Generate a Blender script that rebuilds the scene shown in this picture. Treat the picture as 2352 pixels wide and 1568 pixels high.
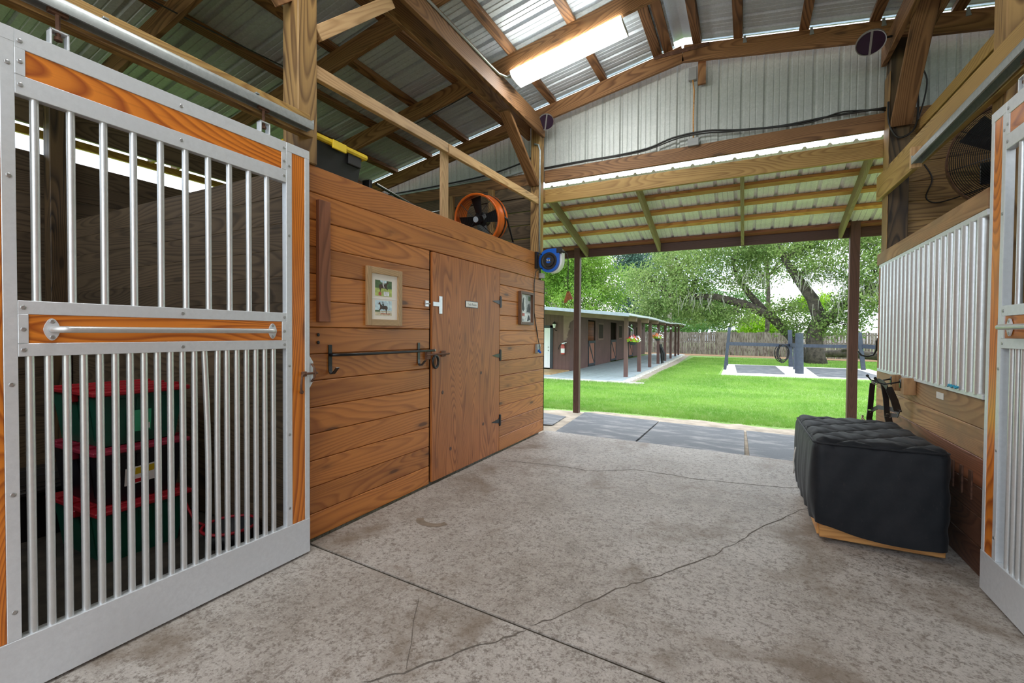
import bpy, bmesh, math, random
import numpy as np
from mathutils import Vector, Matrix
for o in list(bpy.data.objects): bpy.data.objects.remove(o)
S = bpy.context.scene
C = S.collection
random.seed(7); rng = np.random.default_rng(7)
R = math.radians

# ------------------------------------------------------------ camera, sky, sun, exposure
cam = bpy.data.cameras.new('camera'); cam.sensor_width = 36.0; cam.lens = 36.0*1043.9/2352.0
cam.clip_start = .02; cam.clip_end = 400
co = bpy.data.objects.new('camera', cam); C.objects.link(co)
yaw, pit, rol = R(27.2625), R(1.0665), R(-.3814)
F0 = Vector((-math.sin(yaw), math.cos(yaw), 0)); R0 = Vector((math.cos(yaw), math.sin(yaw), 0)); D0 = Vector((0, 0, -1))
Fw = F0*math.cos(pit) + D0*math.sin(pit); D1 = D0*math.cos(pit) - F0*math.sin(pit)
Rt = R0*math.cos(rol) + D1*math.sin(rol); Dn = D1*math.cos(rol) - R0*math.sin(rol)
m3 = Matrix((Rt, -Dn, -Fw)).transposed().to_4x4(); m3.translation = (0, 0, 1.35)
co.matrix_world = m3
S.camera = co

W = bpy.data.worlds.new('overcast_sky'); S.world = W; W.use_nodes = True
nt = W.node_tree; nt.nodes.clear()
tc = nt.nodes.new('ShaderNodeTexCoord'); nz = nt.nodes.new('ShaderNodeTexNoise'); cr = nt.nodes.new('ShaderNodeValToRGB')
nz.inputs['Scale'].default_value = 3.0; nz.inputs['Detail'].default_value = 5
cr.color_ramp.elements[0].position = .38; cr.color_ramp.elements[0].color = (.62, .78, 1, 1)
cr.color_ramp.elements[1].position = .6; cr.color_ramp.elements[1].color = (.97, .985, 1, 1)
bg = nt.nodes.new('ShaderNodeBackground'); bg.inputs['Strength'].default_value = 1.15
wo = nt.nodes.new('ShaderNodeOutputWorld')
nt.links.new(tc.outputs['Generated'], nz.inputs['Vector']); nt.links.new(nz.outputs['Fac'], cr.inputs['Fac'])
nt.links.new(cr.outputs['Color'], bg.inputs['Color']); nt.links.new(bg.outputs['Background'], wo.inputs['Surface'])

sl = bpy.data.lights.new('sun', 'SUN'); sl.energy = .55; sl.angle = R(25); sl.color = (1, .96, .9)
so = bpy.data.objects.new('sun', sl); C.objects.link(so); so.rotation_euler = (R(-28), R(-22), 0)
S.view_settings.view_transform = 'Standard'; S.view_settings.look = 'None'
S.view_settings.gamma = 1; S.view_settings.use_curve_mapping = False
S.view_settings.exposure = 1.55

# ------------------------------------------------------------ materials
class NT:
    def __init__(s, name):
        s.m = bpy.data.materials.new(name); s.m.use_nodes = True; s.t = s.m.node_tree
        s.b = s.t.nodes['Principled BSDF']; s.out = s.t.nodes['Material Output']
    def n(s, typ, **kw):
        nd = s.t.nodes.new('ShaderNode'+typ)
        for k, v in kw.items():
            if k in nd.inputs: s.set(nd.inputs[k], v)
            else: setattr(nd, k, v)
        return nd
    def set(s, inp, v):
        if isinstance(v, bpy.types.NodeSocket): s.t.links.new(v, inp)
        else: inp.default_value = v
    def coords(s, scale=(1, 1, 1), rnd=0):
        tc = s.n('TexCoord'); v = tc.outputs['Object']
        if rnd:
            oi = s.n('ObjectInfo'); cx = s.n('CombineXYZ')
            for i, k in enumerate((37.0, .31*rnd, .23*rnd)):
                mm = s.n('Math', operation='MULTIPLY'); s.t.links.new(oi.outputs['Random'], mm.inputs[0]); mm.inputs[1].default_value = k
                s.t.links.new(mm.outputs[0], cx.inputs[i])
            ad = s.n('VectorMath', operation='ADD'); s.t.links.new(v, ad.inputs[0]); s.t.links.new(cx.outputs[0], ad.inputs[1]); v = ad.outputs[0]
        mp = s.n('Mapping'); s.t.links.new(v, mp.inputs['Vector']); mp.inputs['Scale'].default_value = scale
        return mp.outputs[0]
    def noise(s, vec, scale, detail=3, rough=.55, dist=0):
        return s.n('TexNoise', Vector=vec, Scale=scale, Detail=detail, Roughness=rough, Distortion=dist).outputs['Fac']
    def ramp(s, fac, stops, interp='LINEAR'):
        r = s.n('ValToRGB'); s.t.links.new(fac, r.inputs['Fac']); e = r.color_ramp.elements; r.color_ramp.interpolation = interp
        while len(e) < len(stops): e.new(.5)
        for q, (p, c) in zip(e, stops):
            q.position = p; q.color = tuple(c)+(1,) if len(c) == 3 else c
        return r.outputs['Color']
    def mix(s, fac, a, b, mode='MIX'):
        m = s.n('Mix', data_type='RGBA', blend_type=mode)
        s.set(m.inputs[0], fac)
        for i, v in ((6, a), (7, b)): s.set(m.inputs[i], v if isinstance(v, bpy.types.NodeSocket) else tuple(v)+(1,))
        return m.outputs[2]
    def math(s, op, a, b=None):
        m = s.n('Math', operation=op); s.set(m.inputs[0], a)
        if b is not None: s.set(m.inputs[1], b)
        return m.outputs[0]
    def bump(s, h, strength=.3, dist=.01):
        b = s.n('Bump', Strength=strength, Distance=dist, Height=h); s.t.links.new(b.outputs[0], s.b.inputs['Normal'])
    def fin(s, col=None, rough=.5, metal=0, spec=None, coat=None):
        if col is not None: s.set(s.b.inputs['Base Color'], col if isinstance(col, bpy.types.NodeSocket) else tuple(col)+(1,))
        s.set(s.b.inputs['Roughness'], rough); s.set(s.b.inputs['Metallic'], metal)
        if spec is not None: s.b.inputs['Specular IOR Level'].default_value = spec
        if coat: s.b.inputs['Coat Weight'].default_value = coat; s.b.inputs['Coat Roughness'].default_value = .25
        return s.m
BW = ((0, (0, 0, 0)), (1, (1, 1, 1)))
def wood(name, c1, c2, rings=14, rough=.55, knots=1, weather=None, coat=0, var=.3, con=1.0):
    s = NT(name)
    base = s.noise(s.coords((.42, 3.4, 3.4), 1), 1.0, 1.2, .4, .15)      # contour lines of a stretched field read as growth rings
    ring = s.math('FRACT', s.math('MULTIPLY', base, rings*2.6))
    g = s.ramp(ring, ((0, (con*.55,)*3), (.10, (0, 0, 0)), (.5, (con*.22,)*3), (.88, (con, con, con)), (1, (con*.55,)*3)))
    fib = s.noise(s.coords((2.2, 75, 75), 1), 1.0, 4, .65); w1 = s.noise(s.coords((1.0, 4, 4), 1), 1.7, 3)
    col = s.mix(g, c1, c2)
    col = s.mix(s.ramp(fib, ((.50, (0, 0, 0)), (.75, (.35, .35, .35)))), col, tuple(x*.6 for x in c2))
    lt = tuple(min(1, x*1.4) for x in c1)
    col = s.mix(s.ramp(w1, ((.40, (0, 0, 0)), (.72, (var, var, var)))), col, lt)
    oi = s.n('ObjectInfo')
    hv = s.n('HueSaturation', Color=col); s.t.links.new(s.math('ADD', s.math('MULTIPLY', oi.outputs['Random'], .34), .83), hv.inputs['Value']); col = hv.outputs[0]
    if knots:
        vo = s.n('TexVoronoi', Vector=s.coords((1.7, 6.5, 6.5), 1), Scale=1.0, feature='F1')
        k = s.ramp(vo.outputs['Distance'], ((.08, (1, 1, 1)), (.13, (.35, .35, .35)), (.26, (0, 0, 0))))
        col = s.mix(s.math('MULTIPLY', k, .85*knots), col, tuple(x*.28 for x in c2))
    if weather:
        col = s.mix(s.ramp(s.noise(s.coords((1, 3, 3), 1), 2.2, 5, .6), ((.45, (0, 0, 0)), (.65, (.8, .8, .8)))), col, weather)
    s.bump(s.mix(.5, g, fib), .10, .003)
    return s.fin(col, rough, coat=coat)
def plain(name, col, rough=.5, metal=0, var=.12, scale=8, **k):
    s = NT(name); f = s.noise(s.coords((1, 1, 1)), scale, 4)
    c = s.mix(s.ramp(f, ((.3, (0, 0, 0)), (.7, (1, 1, 1)))), tuple(x*(1-var) for x in col), tuple(min(1, x*(1+var)) for x in col))
    return s.fin(c, rough, metal, **k)
M = {}
M['plank'] = wood('stained_pine_planks', (.47, .172, .032), (.255, .072, .010), 13, .5, 1, coat=.08, con=.8)
M['ply'] = wood('stained_plywood', (.43, .15, .036), (.22, .062, .012), 16, .5, .5)
M['dooroak'] = wood('orange_varnished_pine', (.64, .205, .022), (.30, .066, .007), 24, .32, .8, coat=.3)
M['rafter'] = wood('brown_rafter_timber', (.28, .14, .055), (.115, .048, .015), 13, .65, .8)
M['purlin'] = wood('dark_purlin_timber', (.26, .125, .048), (.07, .028, .009), 11, .65, .8)
M['yellow'] = wood('yellow_treated_timber', (.46, .285, .085), (.27, .14, .034), 15, .6, .6)
M['golden'] = wood('golden_post_timber', (.36, .215, .075), (.115, .055, .018), 11, .6, .9)
M['pale'] = wood('pale_pine_timber', (.56, .36, .18), (.38, .22, .095), 14, .6, .7)
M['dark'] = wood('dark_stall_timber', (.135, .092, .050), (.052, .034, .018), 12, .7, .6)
M['darkpost'] = wood('dark_post_timber', (.13, .08, .035), (.022, .013, .007), 10, .6, .8)
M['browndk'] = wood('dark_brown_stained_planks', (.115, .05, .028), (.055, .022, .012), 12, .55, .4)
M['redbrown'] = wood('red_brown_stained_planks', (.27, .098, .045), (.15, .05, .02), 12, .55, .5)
M['tan'] = wood('tan_weathered_planks', (.40, .225, .095), (.23, .105, .038), 10, .6, .6, weather=(.24, .15, .07))
M['brownpaint'] = wood('brown_painted_timber', (.10, .045, .032), (.07, .03, .022), 14, .55, .2, var=.1)
M['greybrown'] = wood('grey_brown_rafter', (.27, .21, .115), (.20, .145, .075), 14, .65, .3, var=.15)
M['fence'] = wood('weathered_grey_fence', (.30, .275, .235), (.155, .13, .10), 9, .85, 1, weather=(.075, .055, .035))
M['framewood'] = wood('light_oak_frame', (.52, .34, .17), (.38, .23, .10), 25, .5, 0)
M['frameb'] = wood('brown_picture_frame', (.13, .065, .035), (.08, .035, .02), 20, .5, 0)
M['palletwood'] = wood('honey_pallet_wood', (.55, .27, .075), (.36, .15, .035), 14, .55, .5)

def metalmat(name, col, rough, metal, scratch=.1):
    s = NT(name)
    f = s.noise(s.coords((3, 3, 3)), 14, 5, .7); g = s.noise(s.coords((1, 1, 1)), 2.5, 3)
    c = s.mix(s.ramp(f, ((.35, (0, 0, 0)), (.8, (1, 1, 1)))), col, tuple(x*(1-scratch*1.6) for x in col))
    c = s.mix(s.ramp(g, ((.35, (0, 0, 0)), (.7, (.6, .6, .6)))), c, tuple(x*(1-scratch) for x in col))
    r = s.math('ADD', s.math('MULTIPLY', f, .2), rough-.1)
    return s.fin(c, r, metal)
M['alu'] = metalmat('brushed_aluminium', (.73, .77, .80), .42, .35)
M['alubar'] = metalmat('satin_aluminium_tube', (.66, .68, .68), .33, .6)
M['galv'] = metalmat('galvanised_steel', (.46, .50, .50), .42, .6, .25)
M['rust'] = plain('rusty_iron', (.16, .085, .055), .75, .5, .4, 25)
M['blackmetal'] = plain('black_enamelled_steel', (.012, .012, .013), .3, .2)
M['steel'] = metalmat('zinc_plated_steel', (.52, .53, .53), .35, .8)
M['black'] = plain('black_plastic', (.012, .012, .013), .45)
M['blackrub'] = plain('black_cable_rubber', (.012, .011, .010), .5)
M['white'] = plain('white_plastic', (.80, .80, .78), .4, var=.04)
M['greyplastic'] = plain('grey_electrical_box', (.30, .31, .31), .5)
M['orange'] = plain('orange_enamel', (.72, .14, .015), .3, var=.2, scale=5)
M['blue'] = plain('blue_reel_plastic', (.004, .10, .50), .28, var=.1)
M['yellowp'] = plain('yellow_lid_plastic', (.72, .52, .02), .4)
M['green'] = plain('dark_green_tote_plastic', (.005, .085, .052), .35)
M['red'] = plain('red_lid_plastic', (.38, .012, .022), .38, var=.2)
M['maroon'] = plain('cranberry_lid_plastic', (.32, .02, .05), .4, var=.2)
M['translblk'] = plain('black_tote_plastic', (.010, .011, .014), .3)
M['purple'] = plain('dark_purple_disc', (.032, .012, .035), .35)
M['paper'] = plain('ivory_mat_board', (.84, .80, .72), .7, var=.03)
M['glasswhite'] = plain('white_card', (.85, .85, .82), .5, var=.02)

# roof sheet: spangled galvalume
def sheet(name, col, metal, rough):
    s = NT(name); v = s.coords()
    vo = s.n('TexVoronoi', Vector=v, Scale=70.0)
    sp = s.ramp(s.noise(v, 30, 4, .8), ((.5, (0, 0, 0)), (.75, (1, 1, 1))))
    big = s.noise(s.coords((.7, 2.5, 1)), 1.6, 4, .6)
    c = s.mix(vo.outputs['Color'], tuple(x*.82 for x in col), col)
    c = s.mix(s.math('MULTIPLY', sp, .35), c, tuple(min(1, x*1.35) for x in col))
    c = s.mix(s.ramp(big, ((.4, (0, 0, 0)), (.75, (.55, .55, .55)))), c, tuple(x*.55 for x in col))
    return s.fin(c, rough, metal)
M['roof'] = sheet('galvalume_roof_sheet', (.66, .74, .80), .12, .36)
M['canopyroof'] = sheet('pale_canopy_sheet', (.90, .87, .92), .1, .45)
M['siding'] = sheet('grey_metal_siding', (.49, .52, .50), .2, .5)
M['ridge'] = metalmat('ridge_cap_metal', (.68, .70, .73), .35, .5)

def concrete():
    s = NT('worn_concrete'); v = s.coords()
    a = s.noise(v, .9, 5, .6); b = s.noise(v, 7, 6, .65); f = s.noise(v, 90, 3, .7); f2 = s.noise(v, 38, 4, .75)
    st = s.noise(s.coords((1, 1, 1)), 1.55, 6, .62, .4)
    c = s.mix(s.ramp(b, ((.3, (0, 0, 0)), (.7, (1, 1, 1)))), (.27, .232, .196), (.43, .385, .34))
    c = s.mix(s.ramp(a, ((.35, (0, 0, 0)), (.65, (.7, .7, .7)))), c, (.53, .495, .455))
    c = s.mix(s.ramp(f2, ((.49, (0, 0, 0)), (.63, (.85, .85, .85)))), c, (.165, .138, .112))
    c = s.mix(s.ramp(f, ((.55, (0, 0, 0)), (.72, (.85, .85, .85)))), c, (.12, .10, .085))
    c = s.mix(s.ramp(f, ((.28, (.6, .6, .6)), (.42, (0, 0, 0)))), c, (.66, .64, .60))
    c = s.mix(s.ramp(st, ((.53, (0, 0, 0)), (.69, (.8, .8, .8)))), c, (.17, .125, .085))
    # long dirt trails that people and hoses leave along the stall fronts
    sx = s.n('SeparateXYZ', Vector=v); tx = s.math('ABSOLUTE', s.math('ADD', sx.outputs[0], 0.0))
    edge = s.ramp(s.math('ADD', s.math('MULTIPLY', tx, .40), s.math('MULTIPLY', s.noise(s.coords((2.2, .9, 1)), 1.3, 6, .65), .95)), ((1.13, (0, 0, 0)), (1.42, (.75, .75, .75))))
    c = s.mix(edge, c, (.17, .125, .085))
    s.bump(s.mix(.5, s.ramp(f, BW), s.ramp(f2, BW)), .35, .004)
    return s.fin(c, s.math('ADD', s.math('MULTIPLY', b, .3), .45))
M['concrete'] = concrete()
M['whitecon'] = plain('pale_concrete_pad', (.66, .63, .58), .8, var=.12, scale=4)
M['paver'] = plain('blue_grey_pavers', (.40, .46, .47), .75, var=.22, scale=1.2)
M['kerb'] = plain('weathered_kerb_block', (.56, .54, .47), .85, var=.25, scale=3)
def matrub():
    s = NT('grey_rubber_mat'); v = s.coords()
    a = s.noise(s.coords((1.2, 3, 1)), 1.6, 6, .65); f = s.noise(v, 110, 3)
    c = s.mix(s.ramp(f, ((.4, (0, 0, 0)), (.7, (1, 1, 1)))), (.065, .073, .085), (.105, .113, .125))
    c = s.mix(s.ramp(a, ((.48, (0, 0, 0)), (.72, (.7, .7, .7)))), c, (.40, .38, .36))
    s.bump(f, .2, .003)
    return s.fin(c, .62)
M['mat'] = matrub()
M['crackfill'] = plain('dirt_in_crack', (.055, .045, .03), .95, var=.4, scale=30)
M['crackfine'] = plain('fine_crack_shade', (.13, .11, .09), .95, var=.4, scale=30)
M['stain'] = plain('brown_floor_stain', (.22, .17, .125), .8, var=.25, scale=20)
M['dirt'] = plain('dark_stall_dirt', (.045, .036, .026), .95, var=.5, scale=9)
M['soil'] = plain('sandy_soil', (.42, .35, .27), .95, var=.3, scale=5)
M['leaflitter'] = plain('dry_needle_litter', (.36, .22, .12), .95, var=.35, scale=6)
def lawn():
    s = NT('lawn_ground'); v = s.coords()
    a = s.noise(v, .35, 5, .6); b = s.noise(v, 2.2, 5, .65); f = s.noise(v, 40, 3, .8)
    c = s.mix(s.ramp(b, ((.3, (0, 0, 0)), (.7, (1, 1, 1)))), (.14, .28, .035), (.25, .42, .075))
    c = s.mix(s.ramp(a, ((.45, (0, 0, 0)), (.7, (.6, .6, .6)))), c, (.33, .41, .16))
    c = s.mix(s.ramp(f, ((.5, (0, 0, 0)), (.75, (.6, .6, .6)))), c, (.075, .165, .025))
    return s.fin(c, .8)
M['lawn'] = lawn()
def foliage(name, c1, c2, c3, scale=.5, trans=.35):
    s = NT(name); v = s.coords()
    a = s.noise(v, scale, 3, .6); f = s.noise(v, 9, 2)
    c = s.mix(s.ramp(a, ((.35, (0, 0, 0)), (.65, (1, 1, 1)))), c1, c2)
    c = s.mix(s.ramp(f, ((.45, (0, 0, 0)), (.7, (.8, .8, .8)))), c, c3)
    s.fin(c, .6, spec=.2)
    t = s.n('BsdfTranslucent', Color=c); mx = s.n('MixShader'); mx.inputs[0].default_value = trans
    s.t.links.new(s.b.outputs[0], mx.inputs[1]); s.t.links.new(t.outputs[0], mx.inputs[2]); s.t.links.new(mx.outputs[0], s.out.inputs['Surface'])
    return s.m
M['blade'] = foliage('grass_blades', (.15, .34, .04), (.29, .49, .085), (.40, .52, .19), .6, .3)
M['oakleaf'] = foliage('oak_leaves', (.075, .17, .03), (.22, .33, .08), (.44, .49, .22), .45)
M['brightleaf'] = foliage('bright_green_leaves', (.10, .25, .025), (.27, .43, .06), (.25, .37, .11), .5)
M['pineleaf'] = foliage('blue_green_needles', (.055, .125, .085), (.11, .20, .15), (.18, .27, .22), .5)
M['darkleaf'] = foliage('deep_green_leaves', (.05, .135, .03), (.13, .26, .06), (.22, .34, .11), .45)
M['limeleaf'] = foliage('lime_green_leaves', (.25, .48, .02), (.42, .62, .05), (.33, .55, .06), 1)
M['moss'] = foliage('grey_hanging_moss', (.38, .38, .30), (.52, .52, .42), (.45, .44, .36), 1, .25)
M['bark'] = plain('rough_grey_bark', (.075, .062, .048), .95, var=.6, scale=5)
M['palebark'] = plain('pale_bark', (.36, .31, .27), .9, var=.3, scale=5)
M['barnwall'] = plain('brown_painted_siding', (.125, .066, .055), .7, var=.15, scale=2)
M['barndoor'] = plain('rust_brown_door_panel', (.31, .135, .09), .7, var=.15, scale=2)
M['barntrim'] = plain('blue_black_trim', (.028, .035, .042), .6)
M['barnbeam'] = plain('grey_brown_beam_paint', (.20, .125, .09), .7, var=.15, scale=3)
M['barnroof'] = metalmat('silver_barn_roof', (.66, .69, .73), .4, .3); M['barnfascia'] = plain('blue_grey_fascia', (.30, .34, .40), .5)
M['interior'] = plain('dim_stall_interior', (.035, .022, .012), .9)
M['washpaint'] = plain('slate_blue_painted_timber', (.040, .052, .075), .6, var=.25, scale=6)
M['doorwhite'] = plain('white_painted_door', (.82, .84, .86), .45, var=.03)
M['redext'] = plain('red_extinguisher_enamel', (.48, .08, .06), .35)
M['petalred'] = plain('red_petals', (.70, .02, .03), .6, var=.3, scale=30)
M['petalwhite'] = plain('white_petals', (.85, .80, .80), .6)
M['petalorange'] = plain('coral_petals', (.75, .20, .06), .6, var=.3, scale=30)
M['house'] = plain('pale_house_wall', (.55, .48, .42), .8)
M['houseroof'] = plain('white_house_roof', (.85, .86, .88), .6)
M['leather'] = plain('dark_brown_leather', (.018, .013, .010), .4, var=.3)
M['brass'] = metalmat('dull_brass', (.42, .36, .24), .35, .8)
M['cyan'] = plain('turquoise_twine', (.01, .30, .48), .6)
M['tape'] = plain('white_label_residue', (.62, .60, .55), .7, var=.1)
def emis(name, col, st):
    s = NT(name); s.b.inputs['Emission Color'].default_value = tuple(col)+(1,); s.b.inputs['Emission Strength'].default_value = st
    return s.fin(col, .4)
M['tube'] = emis('lit_fluorescent_diffuser', (1.0, 1.0, .97), 9.5)
M['lamplens'] = plain('clear_lantern_glass', (.75, .77, .75), .2)

# ------------------------------------------------------------ mesh helpers
class MB:
    def __init__(s): s.v = []; s.f = []
    def add(s, vs, fs):
        n = len(s.v); s.v += [tuple(v) for v in vs]; s.f += [tuple(i+n for i in f) for f in fs]; return s
    def box(s, x0, x1, y0, y1, z0, z1):
        return s.add([(x0, y0, z0), (x1, y0, z0), (x1, y1, z0), (x0, y1, z0), (x0, y0, z1), (x1, y0, z1), (x1, y1, z1), (x0, y1, z1)],
                     [(3, 2, 1, 0), (4, 5, 6, 7), (0, 1, 5, 4), (1, 2, 6, 5), (2, 3, 7, 6), (3, 0, 4, 7)])
    def cbox(s, x0, x1, y0, y1, z0, z1, c=.004):          # chamfered box
        lo, hi = (x0, y0, z0), (x1, y1, z1); vs = []; idx = {}
        c = min(c, .3*min(x1-x0, y1-y0, z1-z0))
        for sx in (0, 1):
            for sy in (0, 1):
                for sz in (0, 1):
                    sg = (sx, sy, sz); P = [lo[i] if sg[i] == 0 else hi[i] for i in range(3)]
                    for a in range(3):
                        q = [P[i] if i == a else P[i] + (c if sg[i] == 0 else -c) for i in range(3)]
                        idx[(sg, a)] = len(vs); vs.append(tuple(q))
        fs = []
        for a in range(3):
            b, d = [(1, 2), (2, 0), (0, 1)][a]
            for sa in (0, 1):
                q = []
                for sb, sd in ((0, 0), (1, 0), (1, 1), (0, 1)):
                    g = [0, 0, 0]; g[a] = sa; g[b] = sb; g[d] = sd; q.append(idx[(tuple(g), a)])
                fs.append(tuple(q) if sa else tuple(reversed(q)))
        for a in range(3):
            b, d = [(1, 2), (2, 0), (0, 1)][a]
            for sb in (0, 1):
                for sd in (0, 1):
                    g0 = [0, 0, 0]; g0[b] = sb; g0[d] = sd; g1 = list(g0); g1[a] = 1; g0, g1 = tuple(g0), tuple(g1)
                    q = (idx[(g0, b)], idx[(g1, b)], idx[(g1, d)], idx[(g0, d)])
                    fs.append(q if (sb ^ sd) else tuple(reversed(q)))
        for sg in [(a, b, d) for a in (0, 1) for b in (0, 1) for d in (0, 1)]:
            q = tuple(idx[(sg, a)] for a in range(3)); fs.append(q if sum(sg) % 2 else tuple(reversed(q)))
        return s.add(vs, fs)
    def tube(s, pts, r, n=8, caps=True, closed=False):
        pts = [Vector(p) for p in pts]; m = len(pts); rs = r if isinstance(r, (list, tuple)) else [r]*m
        ref = None; vs = []
        for i, p in enumerate(pts):
            if closed: t = pts[(i+1) % m]-pts[i-1]
            else: t = (pts[min(i+1, m-1)]-pts[max(i-1, 0)])
            t.normalize()
            if ref is None:
                ref = Vector((0, 0, 1)) if abs(t.z) < .9 else Vector((1, 0, 0))
            u = t.cross(ref).normalized(); w = u.cross(t).normalized(); ref = w
            for k in range(n):
                a = 2*math.pi*k/n; vs.append(p+u*math.cos(a)*rs[i]+w*math.sin(a)*rs[i])
        fs = []
        for i in range(m if closed else m-1):
            j = (i+1) % m
            for k in range(n): fs.append((i*n+k, i*n+(k+1) % n, j*n+(k+1) % n, j*n+k))
        if caps and not closed:
            fs.append(tuple(reversed(range(n)))); fs.append(tuple(range((m-1)*n, m*n)))
        return s.add(vs, fs)
    def ribbon(s, pts, wdir, w, t=.003):                  # flat strap along pts, width along wdir
        pts = [Vector(p) for p in pts]; wd = Vector(wdir).normalized(); vs = []; m = len(pts)
        for i, p in enumerate(pts):
            tg = (pts[min(i+1, m-1)]-pts[max(i-1, 0)]).normalized(); wv = (wd-tg*wd.dot(tg)).normalized(); nn = tg.cross(wv)
            for a, b in ((-1, -1), (1, -1), (1, 1), (-1, 1)): vs.append(p+wv*(a*w/2)+nn*(b*t/2))
        fs = [(i*4+k, i*4+(k+1) % 4, i*4+4+(k+1) % 4, i*4+4+k) for i in range(m-1) for k in range(4)]
        fs += [(3, 2, 1, 0), tuple(range(4*m-4, 4*m))]
        return s.add(vs, fs)
    def lathe(s, c, axis, prof, n=24, caps=True):                    # prof: (radius, distance along axis)
        c = Vector(c); ax = Vector(axis).normalized(); u = ax.orthogonal().normalized(); w = ax.cross(u); vs = []
        for r, h in prof:
            for k in range(n):
                a = 2*math.pi*k/n; vs.append(c+ax*h+u*math.cos(a)*r+w*math.sin(a)*r)
        fs = [(i*n+k, i*n+(k+1) % n, (i+1)*n+(k+1) % n, (i+1)*n+k) for i in range(len(prof)-1) for k in range(n)]
        if caps and prof[0][0] > 1e-5: fs.append(tuple(reversed(range(n))))
        if caps and prof[-1][0] > 1e-5: fs.append(tuple(range((len(prof)-1)*n, len(prof)*n)))
        return s.add(vs, fs)
    def prism(s, poly, off):                              # polygon (3D points) extruded by off
        n = len(poly); off = Vector(off); a = [Vector(p) for p in poly]
        return s.add(a+[p+off for p in a], [tuple(reversed(range(n))), tuple(range(n, 2*n))]+[(i, (i+1) % n, n+(i+1) % n, n+i) for i in range(n)])
    def ball(s, c, r, n=10, m=6):
        c = Vector(c); r = Vector(r) if hasattr(r, '__len__') else Vector((r, r, r)); vs = []
        for i in range(m+1):
            th = math.pi*i/m
            for k in range(n):
                a = 2*math.pi*k/n; vs.append((c.x+r.x*math.sin(th)*math.cos(a), c.y+r.y*math.sin(th)*math.sin(a), c.z+r.z*math.cos(th)))
        return s.add(vs, [(i*n+k, (i+1)*n+k, (i+1)*n+(k+1) % n, i*n+(k+1) % n) for i in range(m) for k in range(n)])
    def mesh(s, name, mat, smooth=False):
        me = bpy.data.meshes.new(name); me.from_pydata([tuple(v) for v in s.v], [], s.f); me.update()
        if smooth:
            me.polygons.foreach_set('use_smooth', [True]*len(me.polygons))
        me.materials.append(M[mat]); return me
WP = {}; WR = {}
def tag(o, label, cat, group=None, kind=None):
    o['label'] = label
    if cat: o['category'] = cat
    if group: o['group'] = group
    if kind: o['kind'] = kind
    return o
def empty(name, loc, label=None, cat=None, group=None, kind=None):
    o = bpy.data.objects.new(name, None); o.empty_display_size = .1; C.objects.link(o); o.location = loc; WP[o.name] = Vector(loc)
    if label: tag(o, label, cat, group, kind)
    return o
def put(name, me, world, parent=None):
    o = bpy.data.objects.new(name, me); C.objects.link(o); world = Vector(world); WP[o.name] = world
    if parent is not None:
        o.parent = parent; o.location = world-WP[parent.name]
        if parent.name in WR:
            q = WR[parent.name].transposed(); o.location = q @ (world-WP[parent.name]); o.rotation_euler = q.to_euler()
    else: o.location = world
    return o
def obj(name, mb, mat, parent=None, smooth=False, auto=None):
    a = np.array([tuple(v) for v in mb.v]); c = (a.min(0)+a.max(0))/2; c[2] = a[:, 2].min()
    b = MB(); b.v = [tuple(v) for v in (a-c)]; b.f = mb.f
    me = b.mesh(name, mat, smooth)
    if auto is not None:
        me.polygons.foreach_set('use_smooth', [True]*len(me.polygons)); me.set_sharp_from_angle(angle=R(auto))
    return put(name, me, c, parent)
def inst(src, world, parent=None): return put(src.name.split('.')[0], src.data, world, parent)
def board(name, a, b, w, h, mat, parent=None, up=(0, 0, 1), c=.003):
    """a timber whose long axis (and grain) is its local X: centre line a to b, w across, h along up"""
    a, b = Vector(a), Vector(b); L = (b-a).length; x = (b-a)/L; z = Vector(up); z = (z-x*z.dot(x)).normalized(); y = z.cross(x)
    me = MB().cbox(-L/2, L/2, -w/2, w/2, -h/2, h/2, c).mesh(name, mat)
    o = bpy.data.objects.new(name, me); C.objects.link(o); mid = (a+b)/2; WP[o.name] = mid
    rm = Matrix((x, y, z)).transposed(); o.rotation_euler = rm.to_euler(); WR[o.name] = rm
    if parent is not None:
        o.parent = parent; o.location = mid-WP[parent.name]
        if parent.name in WR:
            q = WR[parent.name].transposed(); o.location = q @ (mid-WP[parent.name]); o.rotation_euler = (q @ rm).to_euler()
    else: o.location = mid
    return o
def bb(name, x0, x1, y0, y1, z0, z1, mat, parent=None, axis=None, c=.003):
    """axis-aligned timber, grain along its longest side unless axis is given"""
    d = (x1-x0, y1-y0, z1-z0); ax = axis if axis is not None else d.index(max(d)); m = ((x0+x1)/2, (y0+y1)/2, (z0+z1)/2)
    a, b = list(m), list(m); a[ax] -= d[ax]/2; b[ax] += d[ax]/2
    if ax == 2: return board(name, a, b, d[0], d[1], mat, parent, up=(0, 1, 0), c=c) if False else board(name, a, b, d[0], d[1], mat, parent, (0, 1, 0), c)
    return board(name, a, b, d[1] if ax == 0 else d[0], d[2], mat, parent, (0, 0, 1), c)
def text(name, s, loc, xdir, updir, size, mat, parent, depth=.0006):
    cu = bpy.data.curves.new(name, 'FONT'); cu.body = s; cu.size = size; cu.extrude = depth; cu.align_x = 'CENTER'; cu.align_y = 'CENTER'
    t = bpy.data.objects.new(name+'_tmp', cu); C.objects.link(t); dg = bpy.context.evaluated_depsgraph_get(); dg.update()
    me = bpy.data.meshes.new_from_object(t.evaluated_get(dg)); bpy.data.objects.remove(t); me.name = name
    me.materials.clear(); me.materials.append(M[mat])
    o = put(name, me, loc, parent); x = Vector(xdir).normalized(); y = Vector(updir).normalized(); z = x.cross(y)
    o.rotation_euler = Matrix((x, y, z)).transposed().to_euler(); return o
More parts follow.
